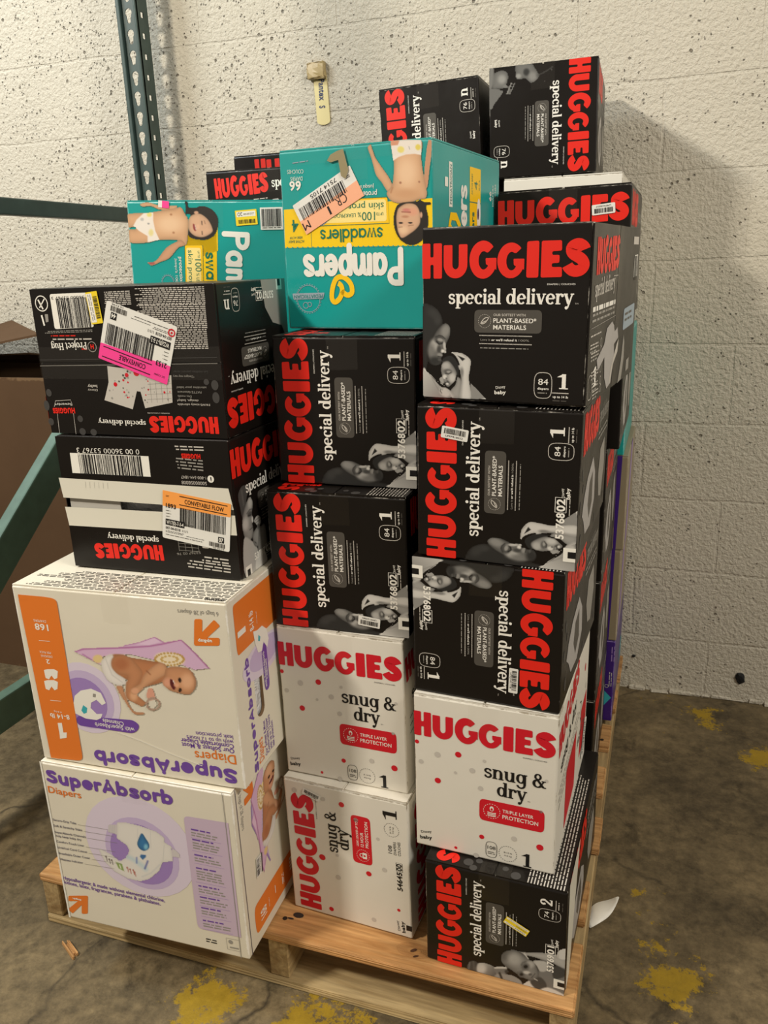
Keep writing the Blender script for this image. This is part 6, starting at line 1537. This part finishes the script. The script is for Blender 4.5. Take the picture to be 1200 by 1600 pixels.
# plain cartons that carry the rear rows
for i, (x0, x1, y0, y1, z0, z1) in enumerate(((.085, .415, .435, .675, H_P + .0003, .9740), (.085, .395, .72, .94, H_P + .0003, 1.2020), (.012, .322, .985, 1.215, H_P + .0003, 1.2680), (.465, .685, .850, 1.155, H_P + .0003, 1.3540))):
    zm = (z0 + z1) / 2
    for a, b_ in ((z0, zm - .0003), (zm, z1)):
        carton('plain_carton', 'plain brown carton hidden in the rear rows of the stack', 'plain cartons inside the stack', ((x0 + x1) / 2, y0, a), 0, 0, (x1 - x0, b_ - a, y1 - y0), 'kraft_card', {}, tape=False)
# ------------------------------------------------------------ pallet rack at the left
def steel(name, rgb):
    m, nt, b = new_mat(name); L = nt.links; oc = coords(nt)
    n = node(nt, 'ShaderNodeTexNoise', i_Scale=30.0, i_Detail=5.0); L.new(oc, n.inputs['Vector'])
    f = node(nt, 'ShaderNodeMapRange', i_1=0.3, i_2=0.75, i_3=0.85, i_4=1.15); L.new(n.outputs[0], f.inputs[0])
    x = node(nt, 'ShaderNodeMix', data_type='RGBA', blend_type='MULTIPLY'); x.inputs[0].default_value = 1; x.inputs[6].default_value = (*s2l(rgb), 1); L.new(f.outputs[0], x.inputs[7])
    L.new(x.outputs[2], b.inputs['Base Color']); b.inputs['Roughness'].default_value = 0.42
steel('green_steel', (58, 76, 72)); steel('pale_green_steel', (88, 116, 102))

rack = empty('pallet_rack', (-.353, 1.157, 0))
tag(rack, 'dark green steel rack upright with teardrop holes and braces at the left, against the wall', 'rack')
def put(mb, name, mat=None):
    o = mb.build(name, rack); o.matrix_parent_inverse = Matrix.Translation((.353, -1.157, 0)); return o

def post(x0, x1, y0, y1, z1):
    mb = MB(); t = .0025; P_ = .0508
    # recessed front web with teardrop holes, open at the back
    for yy in (y0 + .012, y0 + .012 + t):
        z = 0.03
        while z < z1 - .01:
            out = [Vector((x0 + t, yy, z)), Vector((x1 - t, yy, z)), Vector((x1 - t, yy, z + P_)), Vector((x0 + t, yy, z + P_))]
            cx = (x0 + x1) / 2 - .001; cz = z + P_ * .5
            hole = [Vector((cx + .0105 * math.cos(A), yy, cz + .006 + .0105 * math.sin(A))) for A in np.radians(np.linspace(-40, 220, 13))]
            hole += [Vector((cx + .0058 * math.cos(A), yy, cz - .014 + .0058 * math.sin(A))) for A in np.radians(np.linspace(200, 340, 7))]
            mb.tri(out + hole, [tuple(t_) for t_ in tessellate_polygon([out, hole])], 'green_steel'); z += P_
    mb.box(x0, x0 + t, y0, y0 + .034, 0, z1, 'green_steel')
    for xx in (x1 - t, x1):
        z = 0.03
        while z < z1 - .01:
            out = [Vector((xx, y0, z)), Vector((xx, y1, z)), Vector((xx, y1, z + P_)), Vector((xx, y0, z + P_))]
            cy = y0 + (y1 - y0) * .5; cz = z + .0254
            hole = [Vector((xx, cy - .006, cz - .007)), Vector((xx, cy + .006, cz - .007)), Vector((xx, cy + .006, cz + .007)), Vector((xx, cy - .006, cz + .007))]
            mb.tri(out + hole, [tuple(t_) for t_ in tessellate_polygon([out, hole])], 'green_steel'); z += P_
    mb.bevel_box(x0, x0 + .011, y0, y0 + .012, 0, z1, 'green_steel', r=.003, seg=2); mb.bevel_box(x1 - .008, x1, y0, y0 + .012, 0, z1, 'green_steel', r=.003, seg=2)
    mb.box(x0, x1, y0, y1, 0, .03, 'green_steel')
    return mb
put(post(-.384, -.322, 1.13, 1.186, 3.0), 'post'); put(post(-.384, -.322, .05, .106, 3.0), 'post')
mb = MB(); mb.bevel_box(-.372, -.340, .09, 1.15, 1.352, 1.389, 'green_steel', r=.003, seg=2); put(mb, 'horizontal_brace')
mb = MB(); mb.bevel_box(-.372, -.340, .09, 1.15, .188, .272, 'pale_green_steel', r=.004, seg=2); put(mb, 'horizontal_brace')
mb = MB(); L_ = 1.28
mb.bevel_box(-.016, .016, -L_ / 2, L_ / 2, -.043, .043, 'pale_green_steel', r=.004, seg=2)
o = put(mb, 'diagonal_brace'); 
o.matrix_parent_inverse = Matrix.Identity(4); o.matrix_local = Matrix.Translation((0, .60 - 1.157, .765)) @ Matrix.Rotation(math.radians(38), 4, 'X')

# ------------------------------------------------------------ big open carton behind the rack
bulk = empty('bulk_box', (-.95, .86, 0))
tag(bulk, 'big open brown cardboard bulk box standing behind the rack brace at the left edge', 'box')
X0, X1, Y0, Y1, ZT = -.43, .47, 0.0, .345, .942
mb = MB(); t = .006
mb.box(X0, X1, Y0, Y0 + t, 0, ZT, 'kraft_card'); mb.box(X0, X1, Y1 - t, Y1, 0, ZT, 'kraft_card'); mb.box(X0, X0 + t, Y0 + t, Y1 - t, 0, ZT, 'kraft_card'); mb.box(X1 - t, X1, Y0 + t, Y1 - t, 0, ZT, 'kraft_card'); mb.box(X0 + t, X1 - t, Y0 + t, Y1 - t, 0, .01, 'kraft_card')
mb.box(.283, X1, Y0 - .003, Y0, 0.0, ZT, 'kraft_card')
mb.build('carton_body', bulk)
def quadplate(pts, th, mat, name, parent):
    P = [Vector(p) for p in pts]; n = (P[1] - P[0]).cross(P[3] - P[0]).normalized() * th
    m_ = MB(); m_.tri(P + [p - n for p in P], [(0, 1, 2, 3), (7, 6, 5, 4), (0, 4, 5, 1), (1, 5, 6, 2), (2, 6, 7, 3), (3, 7, 4, 0)], mat); return m_.build(name, parent)
def W(*p): return [(x + .95, y - .86, z) for x, y, z in p]
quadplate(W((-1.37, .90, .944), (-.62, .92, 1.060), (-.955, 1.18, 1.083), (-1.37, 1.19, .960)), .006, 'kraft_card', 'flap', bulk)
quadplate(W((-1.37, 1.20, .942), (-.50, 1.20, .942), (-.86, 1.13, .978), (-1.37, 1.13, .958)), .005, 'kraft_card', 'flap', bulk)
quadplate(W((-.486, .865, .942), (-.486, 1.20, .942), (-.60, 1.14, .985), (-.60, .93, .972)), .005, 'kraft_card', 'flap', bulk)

# ------------------------------------------------------------ small things
tagr = empty('wall_tag', (.160, 1.2405, 1.585))
tag(tagr, 'yellowed plastic strip with handwritten blue letters stuck to the block wall', 'tag')
mb = MB(); ink('ink_aged', (222, 208, 150), rough=.4); ink('ink_pen', (50, 62, 96), rough=.5); ink('ink_agedtape', (176, 156, 110), rough=.35)
out = []
for k in range(9): out.append((-.0115 + .0115 - .0115 * math.cos(math.pi * k / 8), .009 - .009 * math.sin(math.pi * k / 8)))
prof = [(x, z) for x, z in out] + [(.0115 - .003, .125), (-.0145, .125)]
P = [Vector((x, y, z)) for y in (0, .0032) for x, z in prof]; n_ = len(prof)
mb.tri(P, [tuple(range(n_)), tuple(range(2 * n_ - 1, n_ - 1, -1))] + [(k, (k + 1) % n_, n_ + (k + 1) % n_, n_ + k) for k in range(n_)], 'ink_aged')
F = Fr((-.0115, 0, .118), (1, 0, 0), (0, 0, -1), .021, .11).rot('cw')
mb.text(F, 'Pantex', .05, .70, .50, 'ink_pen', 2, .03, fit=.48); mb.text(F, 'S', .64, .74, .50, 'ink_pen', 2, .03)
for mb_ in (mb,): mb_.v = [(x * 1.65, y, z) for x, y, z in mb_.v]
mb.build('strip', tagr)
mb = MB(); mb.bevel_box(-.036, .014, -.014, .003, .112, .152, 'ink_agedtape', r=.004, seg=2, cuts=2, jitter=.0018, seed=4); mb.build('folded_tape', tagr)

ink('ink_chip', (24, 24, 24), rough=.7)
def lump(name, loc, sc, seed, mat, label, cat, n=14):
    bm_ = bmesh.new(); bmesh.ops.create_icosphere(bm_, subdivisions=2, radius=1.0); R = random.Random(seed)
    for v in bm_.verts:
        v.co = Vector((v.co.x * sc[0], v.co.y * sc[1], v.co.z * sc[2])) * R.uniform(.65, 1.25)
    bm_.verts.index_update(); m_ = MB(); m_.bm(bm_, mat); bm_.free(); o = m_.build(name); o.location = loc
    return tag(o, label, cat)
lump('foam_plug', (1.336, 1.241, .074), (.013, .006, .016), 2, 'ink_chip', 'black foam plug filling a chipped hole low in the block wall', 'plug')
lump('wall_anchor', (1.049, 1.242, .104), (.005, .004, .004), 3, 'ink_chip', 'tiny dark anchor stub in the block wall beside the pallet end', 'anchor')

sp = MB(); R = random.Random(6)
for k in range(5):
    y = -.004 + k * .0025; L0 = R.uniform(.018, .032)
    sp.bevel_box(-L0, L0 * .8, y, y + .003, 0.0, R.uniform(.003, .007), 'oak_board', r=.0008, seg=1, jitter=.0008, seed=k)
o = sp.build('wood_splinter'); o.location = (.095, -.050, .0); o.rotation_euler = (0, 0, math.radians(-28)); tag(o, 'broken splinter of pallet wood lying on the floor by the front left pallet corner', 'splinter')

pm = MB(); rows = 12
P = []
for i in range(rows + 1):
    u = i / rows; wd = .012 * math.sin(math.pi * (0.22 + .78 * u)) + .002 if u < .99 else .0012
    c = Vector((1.012 + .052 * u, .295 + .055 * u, .004 + .030 * u * u + .004 * math.sin(6 * u)))
    P += [c + Vector((-.6, 1, 0)).normalized() * wd * 1.5 + Vector((0, 0, .008 * math.sin(math.pi * u))), c, c - Vector((-.6, 1, 0)).normalized() * wd]
fs = []
for i in range(rows):
    for j in range(2): fs.append((3 * i + j, 3 * i + j + 1, 3 * i + j + 4, 3 * i + j + 3))
pm.tri(P, fs, 'ink_paper')
o = pm.build('paper_scrap', None, smooth=True)
sol = o.modifiers.new('thickness', 'SOLIDIFY'); sol.thickness = .0006
tag(o, 'curled scrap of white paper on the floor beside the right edge of the pallet', 'paper')
